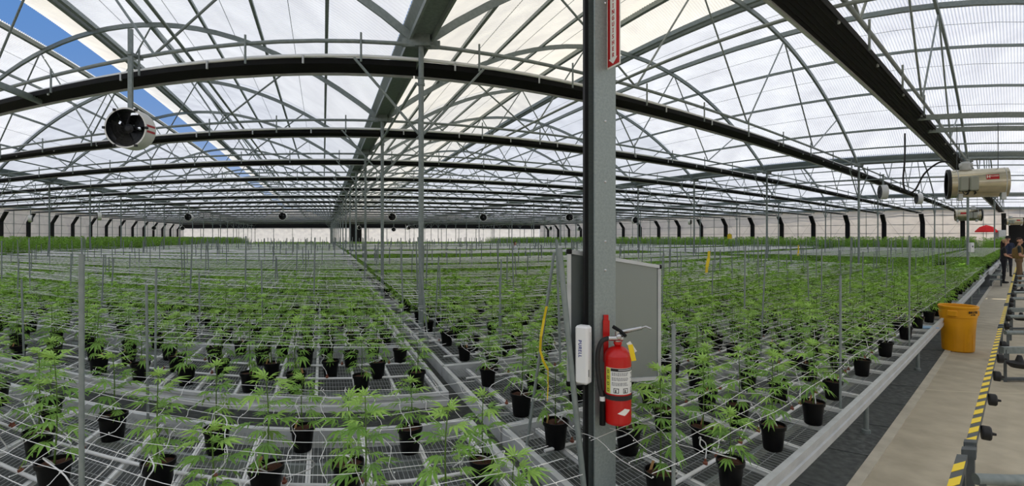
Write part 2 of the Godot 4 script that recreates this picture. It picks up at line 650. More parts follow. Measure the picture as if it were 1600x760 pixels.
func build_walls() -> void:
	# side walls: pale film between studs, a panel to each bay
	for side in 2:
		var u := U0 - 2 * HOUSE if side == 0 else U0 + 3 * HOUSE
		var w := Node3D.new()
		w.name = "wall_left" if side == 0 else "wall_right"
		add_child(w)
		tag(w, "", "", "", "structure")
		var inward := 1.0 if side == 0 else -1.0
		for k in range(-1, 20):
			var va := truss_v(k) if k >= 0 else first_v(side * 2 - 2 if side == 0 else 0)
			var vb := truss_v(k + 1)
			var s := Shape.new()
			var nx := 4
			var door := side == 1 and k == -1
			if not door:
				s.grid(nx, 6, func(a: int, b: int) -> Vector3: return place(u, lerpf(va, vb, float(a) / nx), lerpf(-EYE, 2.45, b / 6.0)), Vector3(0, 0, 1))
				put("wall_panel", s, M.wall_film, w)
			else:
				# beside the aisle's end the wall stops at a wide dark doorway
				s.grid(2, 2, func(a: int, b: int) -> Vector3: return place(u, lerpf(1.35, vb, a / 2.0), lerpf(-EYE, 2.45, b / 2.0)), Vector3(0, 0, 1))
				s.grid(2, 2, func(a: int, b: int) -> Vector3: return place(u, lerpf(-1.9, 1.35, a / 2.0), lerpf(1.75, 2.45, b / 2.0)), Vector3(0, 0, 1))
				put("wall_panel", s, M.wall_film, w)
			s = Shape.new()
			s.hull(corners(u + inward * 0.02, u + inward * 0.07, (va + vb) / 2 - 0.025, (va + vb) / 2 + 0.025, -EYE, 2.4))
			if not door:
				put("stud", s, M.steel, w)
			s = Shape.new()
			for h in [0.35, 1.15, 1.95]:
				s.bar(path(Vector3(u + inward * 0.03, maxf(va, 1.4) if side == 1 else va, h), Vector3(u + inward * 0.03, vb, h)), 0.03, 0.03)
			put("girt", s, M.steel, w)
			if k >= 1 and k < 8:
				for e in [0.0, 1.0]:
					s = Shape.new()
					var vm := (va + vb) / 2
					s.tube(path(Vector3(u + inward * 0.06, lerpf(va, vb, e), 1.9), Vector3(u + inward * 0.06, vm, -0.3)), 0.008, 0.008, 3)
					put("bracing_wire", s, M.steel, w)
		# black curtains gathered at the posts, bent in towards the roof at the top
		for k in range(0 if side == 1 else 1, 20):
			var v := truss_v(k)
			var s := Shape.new()
			var wd := 0.21
			s.hull(corners(u + inward * 0.1, u + inward * 0.3, v - wd, v + wd, -EYE, 1.3))
			var q := []
			for e in [[1.3, 0.0], [2.08, 0.6]]:
				for f in [[0.1, -wd], [0.3, -wd], [0.3, wd], [0.1, wd]]:
					q.append(place(u + inward * (f[0] + e[1]), v + f[1], e[0]))
			s.hull(q)
			var o := put("gathered_curtain", s, M.black_cloth, self)
			tag(o, "black curtain gathered at a post of the %s wall, %s from the front" % ["left" if side == 0 else "right", nth(k + (1 if side == 1 else 0))], "curtain", "gathered wall curtains")

	# end wall far ahead
	var far := Node3D.new()
	far.name = "wall_back"
	add_child(far)
	tag(far, "", "", "", "structure")
	var vf := truss_v(20) + 0.15
	for i in range(-2, 3):
		var c := middle(i)
		for e in 4:
			var ua := c - 6.35 + e * 3.175
			var s := Shape.new()
			s.grid(2, 4, func(a: int, b: int) -> Vector3:
				var u := ua + 3.175 * a / 2.0
				return place(u, vf, lerpf(-EYE, maxf(arch(u - c), 2.42), b / 4.0)), Vector3(0, 0, 1))
			put("wall_panel", s, M.end_film, far)
			s = Shape.new()
			s.hull(corners(ua - 0.04, ua + 0.04, vf - 0.12, vf - 0.04, -EYE, 1.5))
			put("stud", s, M.steel, far)
		var s2 := Shape.new()
		s2.sweep(path(Vector3(c - 6.3, vf - 0.35, 1.55), Vector3(c + 6.3, vf - 0.35, 1.55)), PackedVector2Array([Vector2(-0.15, 0.0), Vector2(0.15, 0.0), Vector2(0.2, 0.5), Vector2(0.15, 0.95), Vector2(-0.15, 0.95), Vector2(-0.2, 0.5)]))
		var o := put("rolled_curtain", s2, M.black_cloth, self)
		tag(o, "wide black curtain rolled up on the far end wall of the %s bay" % bay_name(i), "curtain", "rolled end wall curtains")
	var dk := Shape.new()
	dk.hull(corners(4.6, 6.4, vf - 0.6, vf - 0.45, -EYE, 1.55))
	tag(put("hanging_curtain", dk, M.black_cloth, self), "black curtain hanging over the far doorway behind the column row", "curtain")

	# walls round the place where one stands, behind the view
	var near := Node3D.new()
	near.name = "wall_front"
	add_child(near)
	tag(near, "", "", "", "structure")
	var line := [Vector3(-49, 0, -28), Vector3(-60, 0, 10), Vector3(0, 0, 14), Vector3(75, 0, 10), Vector3(60, 0, -46)]
	for k in line.size() - 1:
		var s := Shape.new()
		var a: Vector3 = line[k]
		var b: Vector3 = line[k + 1]
		s.face(a, b, b + Vector3(0, EYE + 4.2, 0), a + Vector3(0, EYE + 4.2, 0), Vector3(0, 0, -1))
		put("wall_panel", s, M.wall_film, near)
	# what lies through the doorway: a dark store room
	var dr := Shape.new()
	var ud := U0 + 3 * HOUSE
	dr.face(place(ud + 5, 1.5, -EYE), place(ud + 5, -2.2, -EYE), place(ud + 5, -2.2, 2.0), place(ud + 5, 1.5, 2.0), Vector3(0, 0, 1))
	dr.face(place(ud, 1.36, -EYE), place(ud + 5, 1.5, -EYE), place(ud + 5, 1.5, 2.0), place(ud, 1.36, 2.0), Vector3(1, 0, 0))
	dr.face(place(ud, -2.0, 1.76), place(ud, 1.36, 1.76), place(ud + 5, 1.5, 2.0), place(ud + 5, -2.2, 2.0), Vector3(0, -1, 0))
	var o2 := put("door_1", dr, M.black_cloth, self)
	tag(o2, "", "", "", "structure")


func build_floor() -> void:
	var fl := Node3D.new()
	fl.name = "floor"
	add_child(fl)
	tag(fl, "", "", "", "structure")
	var s := Shape.new()
	s.face(Vector3(-130, -0.008, 60), Vector3(130, -0.008, 60), Vector3(130, -0.008, -110), Vector3(-130, -0.008, -110), Vector3.UP)
	put("bed", s, M.joint, fl)
	# concrete slabs of the aisle, with open joints between
	var us := [0.55, 1.46, 4.86, 8.2, 11.6, 15.0, 18.4, 21.8, 25.2, 28.6, 32.0, 35.4, 39.3]
	for k in us.size() - 1:
		s = Shape.new()
		var ua: float = us[k] + 0.010
		var ub: float = us[k + 1] - 0.010
		var nu := 24
		s.grid(nu, 10, func(a: int, b: int) -> Vector3: return place(lerpf(ua, ub, float(a) / nu), lerpf(-1.8, 1.09, b / 10.0), -EYE), Vector3.UP)
		put("slab", s, M.concrete, fl)
		s = Shape.new()
		s.bar(path(Vector3(us[k], -1.8, -EYE - 0.004), Vector3(us[k], 1.09, -EYE - 0.004)), 0.035, 0.006)
		put("joint_filler", s, M.joint, fl)
	s = Shape.new()
	s.sweep(path(Vector3(-6, 1.13, -EYE - 0.02), Vector3(39.3, 1.13, -EYE - 0.02)), PackedVector2Array([Vector2(-0.035, -0.01), Vector2(0.035, -0.01), Vector2(0.035, 0.03), Vector2(-0.035, 0.03)]))
	put("kerb", s, M.concrete_pale, fl)
	# black ground cloth under the benches
	s = Shape.new()
	var nv := 40
	var cols := []
	var cu := -24.2
	while cu < 39.3:
		cols.append(cu)
		cu += clampf(0.08 * absf(cu), 0.12, 2.0)
	cols.append(39.3)
	s.grid(cols.size() - 1, nv, func(a: int, b: int) -> Vector3:
		var t := float(b) / nv
		return place(cols[a], 1.16 + 73.0 * t * t, -EYE + 0.003 * sin(a * 1.7) * sin(b * 2.3)), Vector3.UP)
	var g := put("ground_cloth", s, M.ground_cloth, fl)
	g.set_meta("label", "dark woven ground cloth under the benches")
	for k in 26:
		s = Shape.new()
		var u := 1.6 + k * 0.55
		s.tube(path(Vector3(u, 1.17, -EYE + 0.006), Vector3(u, 6.0, -EYE + 0.006)), 0.003, 0.003, 3)
		put("cloth_seam", s, M.seam, fl)


# ---------------------------------------------------------------- benches, nets, irrigation

func bench_rows(i: int) -> Array:
	var out := []
	if i == 0:
		for k in 50:
			out.append([1.22 + 1.435 * k, 2.62 + 1.435 * k])
	else:
		out = [[1.30, 2.82], [3.38, 4.90]]
		for k in 43:
			out.append([4.95 + 1.57 * k, 6.47 + 1.57 * k])
	return out.filter(func(e: Array) -> bool: return e[1] < 74.0)


func bench_ends(i: int) -> Array:
	if i == -1:
		return [-11.0, 0.96]
	if i == 0:
		return [1.13, 13.55]
	if i == 2:
		return [27.0, 36.6]
	return [U0 + HOUSE * i + 0.4, U0 + HOUSE * (i + 1) - 0.4]


func bench_name(i: int, row: int) -> String:
	return "%s %s bench" % [bay_name(i), "front" if row == 0 else nth(row + 1)]


func on_screen(u: float, v: float, h: float, edge := 60.0) -> bool:
	var w := place(u, v, h)
	if w.z > -0.3:
		return false
	var x := 800.0 + 800.0 * w.x / -w.z
	var y := 371.0 - 800.0 * (w.y - EYE) / -w.z
	return x > -edge and x < 1600.0 + edge and y > -edge and y < 760.0 + edge


func moved(pts: PackedVector3Array, off: Vector3) -> PackedVector3Array:
	for a in pts.size():
		pts[a] += off
	return pts


func build_benches() -> void:
	var rail := PackedVector2Array([Vector2(-0.016, -0.055), Vector2(0.020, -0.055), Vector2(0.020, -0.012), Vector2(0.010, -0.006), Vector2(0.010, 0.020), Vector2(0.020, 0.026), Vector2(0.020, 0.055), Vector2(-0.016, 0.055)])
	var plain := PackedVector2Array([Vector2(-0.018, -0.055), Vector2(0.018, -0.055), Vector2(0.018, 0.055), Vector2(-0.018, 0.055)])
	for i in range(-2, 3):
		var e := bench_ends(i)
		var ua: float = e[0]
		var ub: float = e[1]
		var rows := bench_rows(i)
		for row in rows.size():
			var va: float = rows[row][0]
			var vb: float = rows[row][1]
			if va > 24.0:
				break
			var fine := row < 5 and (i == -1 or i == 0)
			if i == -1 and row == 0:
				ua = -4.2
			else:
				ua = e[0]
			var um := (ua + ub) / 2
			var t := thing("rolling_bench", "grey metal rolling bench holding potted plants, " + bench_name(i, row).replace(" bench", " one"), "bench", place(um, (va + vb) / 2, -EYE), 0.0, "rolling benches")
			var off := -t.position
			# the long rails
			for sgn in [-1, 1]:
				var v := va if sgn < 0 else vb
				var s := Shape.new()
				var run := moved(path(Vector3(ua, v, DECK - 0.02), Vector3(ub, v, DECK - 0.02), 1.0 if fine else 2.0), off)
				var prof := rail if fine else plain
				if sgn > 0 and fine:
					prof = PackedVector2Array()
					for q in range(rail.size() - 1, -1, -1):
						prof.append(Vector2(-rail[q].x, rail[q].y))
				s.sweep(run, prof)
				put("side_rail", s, M.aluminium, t)
			for u in [ua, ub]:
				var s := Shape.new()
				s.hull(_shift(corners(u - 0.018, u + 0.018, va, vb, DECK - 0.075, DECK + 0.03), off))
				put("end_rail", s, M.aluminium, t)
			if not fine:
				var deck := Shape.new()
				var nu := 16
				deck.grid(nu, 1, func(a: int, b: int) -> Vector3: return place(lerpf(ua, ub, float(a) / nu), va if b == 0 else vb, DECK - 0.01) + off, Vector3.UP)
				put("deck", deck, M.dark_steel, t)
				continue
			# white cross bars, then the welded wire deck they carry
			var u := ua + 0.22
			var many := Shape.new()
			while u < ub:
				var r := sqrt(u * u + va * va)
				var one := Shape.new() if r < 7.0 else many
				one.hull(_shift(corners(u - 0.013, u + 0.013, va + 0.02, vb - 0.02, DECK - 0.03, DECK - 0.004), off))
				if r < 7.0:
					put("cross_bar", one, M.white_bar, t)
				u += 0.325
			if many.p.size():
				put("cross_bar", many, M.white_bar, t, "", "stuff")
			var g := Shape.new()
			u = ua + 0.02
			while u < ub:
				var r := sqrt(u * u + va * va)
				if r < 14.0 and on_screen(u, vb, DECK, 120.0):
					g.tube(PackedVector3Array([place(u, va, DECK) + off, place(u, (va * 2 + vb) / 3, DECK) + off, place(u, (va + vb * 2) / 3, DECK) + off, place(u, vb, DECK) + off]), 0.0017, 0.0017, 3)
				u += 0.025 if r < 4.0 else (0.04 if r < 7.0 else 0.07)
			var v := va + 0.05
			while v < vb:
				g.tube(moved(path(Vector3(ua, v, DECK - 0.003), Vector3(minf(ub, 9.0), v, DECK - 0.003)), off), 0.0017, 0.0017, 3)
				v += 0.10
			put("wire_deck", g, M.wire, t, "grey welded wire deck", "stuff")
			# legs and the beams under the deck
			u = ua + 0.6
			while u < ub:
				if u * u + va * va < 200.0:
					for v2 in [va + 0.12, vb - 0.12]:
						var s := Shape.new()
						s.tube(PackedVector3Array([place(u, v2, -EYE) + off, place(u, v2, DECK - 0.07) + off]), 0.02, 0.02, 8)
						s.lathe([Vector2(0, 0), Vector2(0.035, 0), Vector2(0.035, 0.03), Vector2(0.02, 0.035)], 8, Transform3D(Basis(), place(u, v2, -EYE) + off))
						put("leg", s, M.steel, t)
				u += 1.9
			for v2 in [va + 0.3, vb - 0.3]:
				var s := Shape.new()
				s.bar(moved(path(Vector3(ua, v2, DECK - 0.06), Vector3(ub, v2, DECK - 0.06)), off), 0.03, 0.05)
				put("beam", s, M.steel, t)


func _shift(q: Array, off: Vector3) -> Array:
	for a in q.size():
		q[a] += off
	return q


func build_nets() -> void:
	for i in range(-2, 3):
		var e := bench_ends(i)
		var rows := bench_rows(i)
		for row in rows.size():
			var va: float = rows[row][0] + 0.02
			var vb: float = rows[row][1] - 0.02
			if va > 40.0 or absi(i) == 2 and va > 24.0:
				break
			if row > 5 and (row * 7 + i * 3) % 5 == 0:
				continue
			var ua: float = e[0]
			var ub: float = e[1]
			if i == -1 and row == 0:
				ua = -4.2
			var hh := NET + rng.randf_range(-0.03, 0.05) + minf(0.3, va * 0.02)
			if i == 1:
				hh = -0.64 + rng.randf_range(-0.03, 0.03)
			if i == 0 and row > 8 and row % 4 == 1:
				hh += 0.12
			var s := Shape.new()
			var ph := rng.randf() * 6.0
			var fine := va < 9.0
			var rad := 0.0017 if va < 3.0 else 0.0019 if va < 5.0 else (0.0034 if va < 12.0 else 0.008)
			var step := 0.14 if va < 12.0 else (0.2 if va < 22.0 else 0.4)
			var v := va
			var lines := 0
			while v < vb + 0.02:
				# a cord along the bench, sagging and wandering a little
				var pts := PackedVector3Array()
				var u := ua
				while u < ub:
					var r := sqrt(u * u + v * v)
					var w := 0.012 if fine else 0.02
					pts.append(place(u, v + w * sin(u * 9.0 + ph + lines), hh + 0.012 * sin(u * 3.1 + ph * 2 + lines * 1.3)))
					u += clampf(0.03 * r, 0.07, 1.2)
				pts.append(place(ub, v, hh))
				s.tube(pts, rad, rad, 3, false)
				v += step
				lines += 1
			if va < 4.0:  # knots where the cords cross
				for a in lines:
					var u3 := ua
					while u3 < ub + 0.01 and u3 < 7.0:
						if on_screen(u3, va + a * step, hh, 60.0):
							s.ball(place(u3, va + a * step, hh), Vector3.ONE * 0.0042, 4)
						u3 += step
			var u2 := ua
			while u2 < ub + 0.01:
				if on_screen(u2, vb, hh, 150.0):
					var pts := PackedVector3Array()
					var nn := 22 if va < 4.0 else (8 if va < 9.0 else 2)
					var a1 := rng.randf_range(0.006, 0.022)
					for a in nn + 1:
						var t := float(a) / nn
						pts.append(place(u2 + a1 * sin(t * 31.0 + u2 * 5.0), lerpf(va, vb, t), hh + 0.012 * sin(t * 17.0 + u2 * 3.0)))
					s.tube(pts, rad, rad, 3, false)
				u2 += step
			var o := put("trellis_net", s, M.string, self)
			tag(o, "white string trellis net stretched over the %s" % bench_name(i, row), "net", "trellis nets over the benches")


func stake(u: float, v: float, top: float, lean := Vector2.ZERO, r := 0.0085) -> MeshInstance3D:
	var s := Shape.new()
	var a := place(u, v, DECK)
	s.tube(PackedVector3Array([Vector3.ZERO, place(u + lean.x, v + lean.y, top) - a]), r, r, 8 if v < 8.0 else 4)
	var o := put("support_stake", s, M.steel, self)
	o.position = a
	return o


func build_stakes() -> void:
	var own := [
		[-0.80, 1.33, -0.06, "tall grey metal stake at the left front, standing nearest on the front bench"],
		[1.30, 1.30, -0.36, "short grey metal stake on the front bench just right of the whiteboard"],
		[2.98, 1.30, -0.28, "grey metal stake on the right front bench edge below the right column"],
		[4.95, 1.30, 0.02, "tall grey metal stake on the front bench edge left of the yellow bin"],
		[7.3, 1.30, 0.0, "grey metal stake at the bench edge right behind the yellow bin"],
	]
	for a in own:
		tag(stake(a[0], a[1], a[2]), a[3], "stake", "support stakes")
	tag(stake(1.137, 1.700, -0.05, Vector2(-0.105, 0.065), 0.0135), "leaning grey conduit stake just left of the fire extinguisher post", "stake", "support stakes")
	tag(stake(1.15, 2.35, -0.09, Vector2(0.137, -0.09), 0.009), "leaning grey stake with yellow tape left of the extinguisher post", "stake", "support stakes")
	tag(stake(1.19, 4.95, 0.0, Vector2(-0.10, 0.1), 0.011), "grey conduit leaning against the nearest round column", "stake", "support stakes")
	var left := 270
	var far := []
	for row in 26:
		for i in [-1, 0, 1, -2, 2]:
			var rows := bench_rows(i)
			if row >= rows.size():
				continue
			var e := bench_ends(i)
			for side in 2:
				var v: float = rows[row][0] + 0.03 if side == 0 else rows[row][1] - 0.03
				if row == 0 and side == 0:
					continue
				var u: float = e[0] + 0.1 + rng.randf() * 0.8
				var count := 0
				while u < e[1]:
					var top := rng.randf_range(-0.45, 0.02)
					if on_screen(u, v, -0.9, 0.0):
						count += 1
						if left > 0 and v < 14.0:
							left -= 1
							var o := stake(u, v, top, Vector2(rng.randf_range(-0.05, 0.05), rng.randf_range(-0.05, 0.05)), 0.0085 if v < 6 else 0.011)
							tag(o, "grey stake on the %s %s edge, %s from the left" % [bench_name(i, row), "near" if side == 0 else "far", nth(count)], "stake", "support stakes")
						else:
							far.append([u, v, top])
					u += rng.randf_range(1.3, 2.4) * (1.0 if v < 14.0 else 1.5)
	var m := MultiMesh.new()
	m.transform_format = MultiMesh.TRANSFORM_3D
	var s := Shape.new()
	s.tube(PackedVector3Array([Vector3.ZERO, Vector3.UP]), 1.0, 1.0, 4)
	m.mesh = s.mesh()
	m.instance_count = far.size()
	for k in far.size():
		var f: Array = far[k]
		var w: float = 0.010 + 0.0003 * f[1]
		m.set_instance_transform(k, Transform3D(Basis.from_scale(Vector3(w, f[2] - DECK, w)), place(f[0], f[1], DECK)))
	var mm := MultiMeshInstance3D.new()
	mm.multimesh = m
	mm.material_override = M.steel
	mm.name = "distant_stakes"
	add_child(mm)
	tag(mm, "many thin grey stakes standing on the distant benches", "stakes", "", "stuff")


# ---------------------------------------------------------------- plants

var leaf_shape: Shape
var leaf_small: Shape
var pot_mesh: ArrayMesh
var soil_meshes := []
var spots := []
var beyond := []  # plants just outside the frame


func make_leaf(fingers: int, droop: float) -> Shape:
	# a palmate leaf along +Z, one unit long, each finger a folded blade
	var s := Shape.new()
	s.tube(PackedVector3Array([Vector3(0, 0, -0.55), Vector3(0, 0.02, 0)]), 0.014, 0.011, 3, false)
	var ang := [0.0, 27.0, -27.0, 56.0, -56.0, 92.0, -92.0]
	var lon := [1.0, 0.93, 0.93, 0.72, 0.72, 0.42, 0.42]
	for k in fingers:
		var b := Basis(Vector3.UP, deg_to_rad(ang[k]))
		var l: float = lon[k]
		var w := 0.085 * l + 0.012
		var o := Vector3.ZERO
		var ml := b * Vector3(-w, 0.035 - droop * 0.22 * l, 0.48 * l)
		var mr := b * Vector3(w, 0.035 - droop * 0.22 * l, 0.48 * l)
		var mc := b * Vector3(0, -0.01 - droop * 0.22 * l, 0.46 * l)
		var tip := b * Vector3(0, -droop * l, l)
		for f in [[o, ml, mc], [o, mc, mr], [ml, tip, mc], [mc, tip, mr]]:
			s.tri(f[0], f[1], f[2], Vector3.UP)
	return s


func leaf_places(g: RandomNumberGenerator, height: float, dense: int) -> Array:
	# (transform, tone) of each leaf of one plant; the stem stands on the origin
	var out := []
	var nodes := dense
	for k in nodes:
		var t := (k + 0.6) / nodes
		var y := height * (0.12 + 0.88 * t)
		var size := lerpf(0.098, 0.08, t) * (0.75 if k == 0 else 1.0) * g.randf_range(0.85, 1.2)
		if t > 0.85:
			size *= 0.75
		var az := (PI / 2 if k % 2 else 0.0) + g.randf_range(-0.5, 0.5)
		for e in 2:
			var a := az + PI * e + g.randf_range(-0.3, 0.3)
			var pitch := lerpf(0.45, -0.45, t) + g.randf_range(-0.35, 0.35)
			var reach := lerpf(0.032, 0.006, t) * g.randf_range(0.5, 1.3)
			var b := Basis(Vector3.UP, a) * Basis(Vector3.RIGHT, pitch)
			var stalk := Vector3(sin(a), 0.0, cos(a)) * (reach + size * 0.5)
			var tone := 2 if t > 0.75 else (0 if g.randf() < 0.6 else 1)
			out.append([Transform3D(b.scaled(Vector3.ONE * size), Vector3(0, y - sin(pitch) * size * 0.4, 0) + stalk), tone])
			if t < 0.8:  # a smaller leaf from the shoot in the axil
				var a2 := a + g.randf_range(-0.9, 0.9)
				var s2 := size * g.randf_range(0.55, 0.8)
				var b2 := Basis(Vector3.UP, a2) * Basis(Vector3.RIGHT, pitch - 0.4)
				out.append([Transform3D(b2.scaled(Vector3.ONE * s2), Vector3(0, y + 0.025, 0) + Vector3(sin(a2), 0.0, cos(a2)) * (s2 * 0.55 + reach * 0.4)), 2 if g.randf() < 0.3 else 0])
	for e in 3:
		var a := TAU * e / 3 + g.randf()
		var size := g.randf_range(0.05, 0.07)
		out.append([Transform3D((Basis(Vector3.UP, a) * Basis(Vector3.RIGHT, -0.9)).scaled(Vector3.ONE * size), Vector3(sin(a) * 0.015, height, cos(a) * 0.015)), 2])
	return out


func stem_shape(g: RandomNumberGenerator, height: float) -> Shape:
	var s := Shape.new()
	var pts := PackedVector3Array()
	var bend := Vector2(g.randf_range(-0.012, 0.012), g.randf_range(-0.012, 0.012))
	for a in 5:
		var t := a / 4.0
		pts.append(Vector3(bend.x * sin(t * PI), height * t, bend.y * sin(t * PI)))
	s.tube(pts, 0.0045, 0.0022, 5)
	return s


func pot_shape(segs: int) -> Shape:
	var s := Shape.new()
	var prof := [Vector2(0.0, 0.0), Vector2(0.050, 0.0), Vector2(0.053, 0.006), Vector2(0.066, 0.128), Vector2(0.073, 0.128), Vector2(0.074, 0.150), Vector2(0.069, 0.150), Vector2(0.066, 0.128)]
	s.lathe(prof, segs)
	return s


func make_proto(sd: int, height: float, dense: int, split: bool, label: String) -> Node3D:
	var g := RandomNumberGenerator.new()
	g.seed = sd
	var t := Node3D.new()
	t.name = "potted_hemp_plant"
	part("pot", pot_mesh, t)
	part("soil", soil_meshes[sd % soil_meshes.size()], t)
	var st := stem_shape(g, height)
	var sm := st.mesh()
	sm.surface_set_material(0, M.stem)
	part("stem", sm, t, Transform3D(Basis(), Vector3(0, 0.13, 0)))
	var all := leaf_places(g, height, dense)
	if split:
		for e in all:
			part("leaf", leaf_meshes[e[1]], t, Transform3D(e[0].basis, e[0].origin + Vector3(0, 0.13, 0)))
	else:
		var s := Shape.new()
		s.tinted = true
		for e in all:
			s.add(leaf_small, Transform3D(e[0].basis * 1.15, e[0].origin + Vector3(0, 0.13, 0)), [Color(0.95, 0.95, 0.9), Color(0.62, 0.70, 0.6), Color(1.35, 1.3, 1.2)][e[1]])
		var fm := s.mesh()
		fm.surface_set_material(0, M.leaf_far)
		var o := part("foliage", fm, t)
		o.set_meta("kind", "stuff")
	if sd % 3 == 0:
		var tg := Shape.new()
		tg.box(Vector3(0.035, 0.15, 0.03), Vector3(0.012, 0.06, 0.002), Basis(Vector3(0, 0, 1), 0.3))
		var tm := tg.mesh()
		tm.surface_set_material(0, M.wood)
		part("plant_tag", tm, t)
	return t


var leaf_meshes := []


func collect_spots() -> void:
	var g := RandomNumberGenerator.new()
	g.seed = 77
	# plants of the two front benches, as they stand
	for a in [[-1.51, 2.04], [-1.24, 1.80], [-1.25, 2.45], [-0.79, 2.04], [-0.61, 2.51], [-0.27, 2.10], [-0.12, 2.61], [0.12, 2.17], [0.5, 2.54], [0.78, 2.08], [-0.46, 1.78], [0.17, 1.80], [0.50, 1.74], [0.74, 1.62], [-1.75, 2.5], [-2.2, 2.45], [-1.95, 2.02]]:
		spots.append([a[0], a[1], -1, 0, 0 if a[1] < 2.3 else 1])
	for a in [[1.32, 2.3], [1.63, 2.0], [1.44, 1.53], [2.0, 2.09], [1.96, 1.72], [1.76, 1.36], [2.36, 1.76], [2.22, 1.40], [2.89, 1.77], [2.66, 1.36], [3.13, 1.43], [3.76, 1.43], [4.45, 1.43], [5.26, 1.43], [5.95, 1.45], [2.44, 2.1], [1.75, 2.42], [2.2, 2.44], [2.7, 2.43], [2.98, 2.12], [3.45, 1.8]]:
		spots.append([a[0], a[1], 0, 0, 0 if a[1] < 1.6 else (1 if a[1] < 1.95 else (2 if a[1] < 2.27 else 3))])
	for i in range(-2, 3):
		var e := bench_ends(i)
		var rows := bench_rows(i)
		for row in rows.size():
			for line in 4:
				var v: float = rows[row][0] + 0.19 + 0.34 * line * (rows[row][1] - rows[row][0]) / 1.4
				var u: float = e[0] + 0.25 + (0.22 if line % 2 else 0.0)
				while u < e[1] - 0.1:
					var uu := u + g.randf_range(-0.05, 0.05)
					var vv := v + g.randf_range(-0.03, 0.03)
					u += 0.46
					if i == 0 and row == 0 and uu < [6.2, 3.7, 3.25, 3.0][line]:
						continue
					if i == -1 and row == 0 and uu > -2.3 and on_screen(uu, vv, -0.62, 30.0) or uu * uu + vv * vv < 2.0:
						continue
					if g.randf() < 0.06:
						continue
					if not on_screen(uu, vv, -0.9, 40.0):
						if on_screen(uu, vv, -0.9, 600.0):
							beyond.append([uu, vv, i, row, line])
						continue
					spots.append([uu, vv, i, row, line])


func build_plants() -> void:
	leaf_shape = make_leaf(7, 0.42)
	leaf_small = make_leaf(5, 0.42)
	for k in 3:
		var lm := leaf_shape.mesh()
		lm.surface_set_material(0, M["leaf_%d" % k])
		leaf_meshes.append(lm)
	var ps := pot_shape(20)
	pot_mesh = ps.mesh()
	pot_mesh.surface_set_material(0, M.black_plastic)
	var g := RandomNumberGenerator.new()
	g.seed = 5
	for k in 3:
		var s := Shape.new()
		var hs := []
		for a in 49:
			hs.append(g.randf_range(-0.006, 0.006))
		s.grid(12, 3, func(a: int, b: int) -> Vector3:
			var t := TAU * a / 12.0
			var r := 0.068 * (b + 0.02) / 3.0
			return Vector3(r * cos(t), 0.132 + hs[(a % 12) * 4 + b], r * sin(t)), Vector3.UP)
		var m := s.mesh()
		m.surface_set_material(0, M.soil)
		soil_meshes.append(m)

	collect_spots()
	spots.sort_custom(func(a: Array, b: Array) -> bool: return a[0] * a[0] + a[1] * a[1] < b[0] * b[0] + b[1] * b[1])
	var near := spots.slice(0, 300)
	var split := []
	var joined := []
	for k in 10:
		split.append(make_proto(100 + k, 0.26 + 0.028 * k, 7 + k / 3, true, ""))
	for k in 8:
		joined.append(make_proto(200 + k, 0.26 + 0.035 * k, 8 + k / 3, false, ""))
	# count each row from the left so that every plant can be told from its neighbours
	var by_row := {}
	for sp in near:
		var key := [sp[2], sp[3], sp[4]]
		if not by_row.has(key):
			by_row[key] = []
		by_row[key].append(sp)
	for key in by_row:
		by_row[key].sort_custom(func(a: Array, b: Array) -> bool: return a[0] < b[0])
		for k in by_row[key].size():
			by_row[key][k].append(k + 1)
	for k in near.size():
		var sp: Array = near[k]
		var pool := split if k < 95 else joined
		var o: Node3D = pool[(k * 7 + int(sp[4]) * 3) % pool.size()].duplicate()
		o.name = numbered("potted_hemp_plant")
		add_child(o)
		o.position = place(sp[0], sp[1], DECK + 0.002)
		o.rotation.y = rng.randf() * TAU
		o.scale = Vector3.ONE * rng.randf_range(0.93, 1.1)
		tag(o, "hemp plant in black pot on the %s, %s row, %s from the left" % [bench_name(sp[2], sp[3]), nth(sp[4] + 1), nth(sp[5])], "potted plant", "hemp plants in black pots")
	for o in split + joined:
		o.free()

	# the plants beyond, too many to count
	var rest := spots.slice(300)
	var mid := beyond.duplicate()
	var low := []
	var tall := []
	for sp in rest:
		var r := sqrt(sp[0] * sp[0] + sp[1] * sp[1])
		if absi(sp[2]) == 2:
			tall.append(sp)
		elif r < 18.0:
			mid.append(sp)
		else:
			low.append(sp)
	scatter("further_plants", mid, 0.33, 7, pot_shape(10), "rows of small leafy plants in black pots on the benches further back")
	scatter("distant_plants", low, 0.36, 6, pot_shape(6), "faint rows of small plants under nets far down the hall")
	scatter("tall_plants", tall, 0.98, 12, pot_shape(6), "dense tall bright green plants along the far side walls")


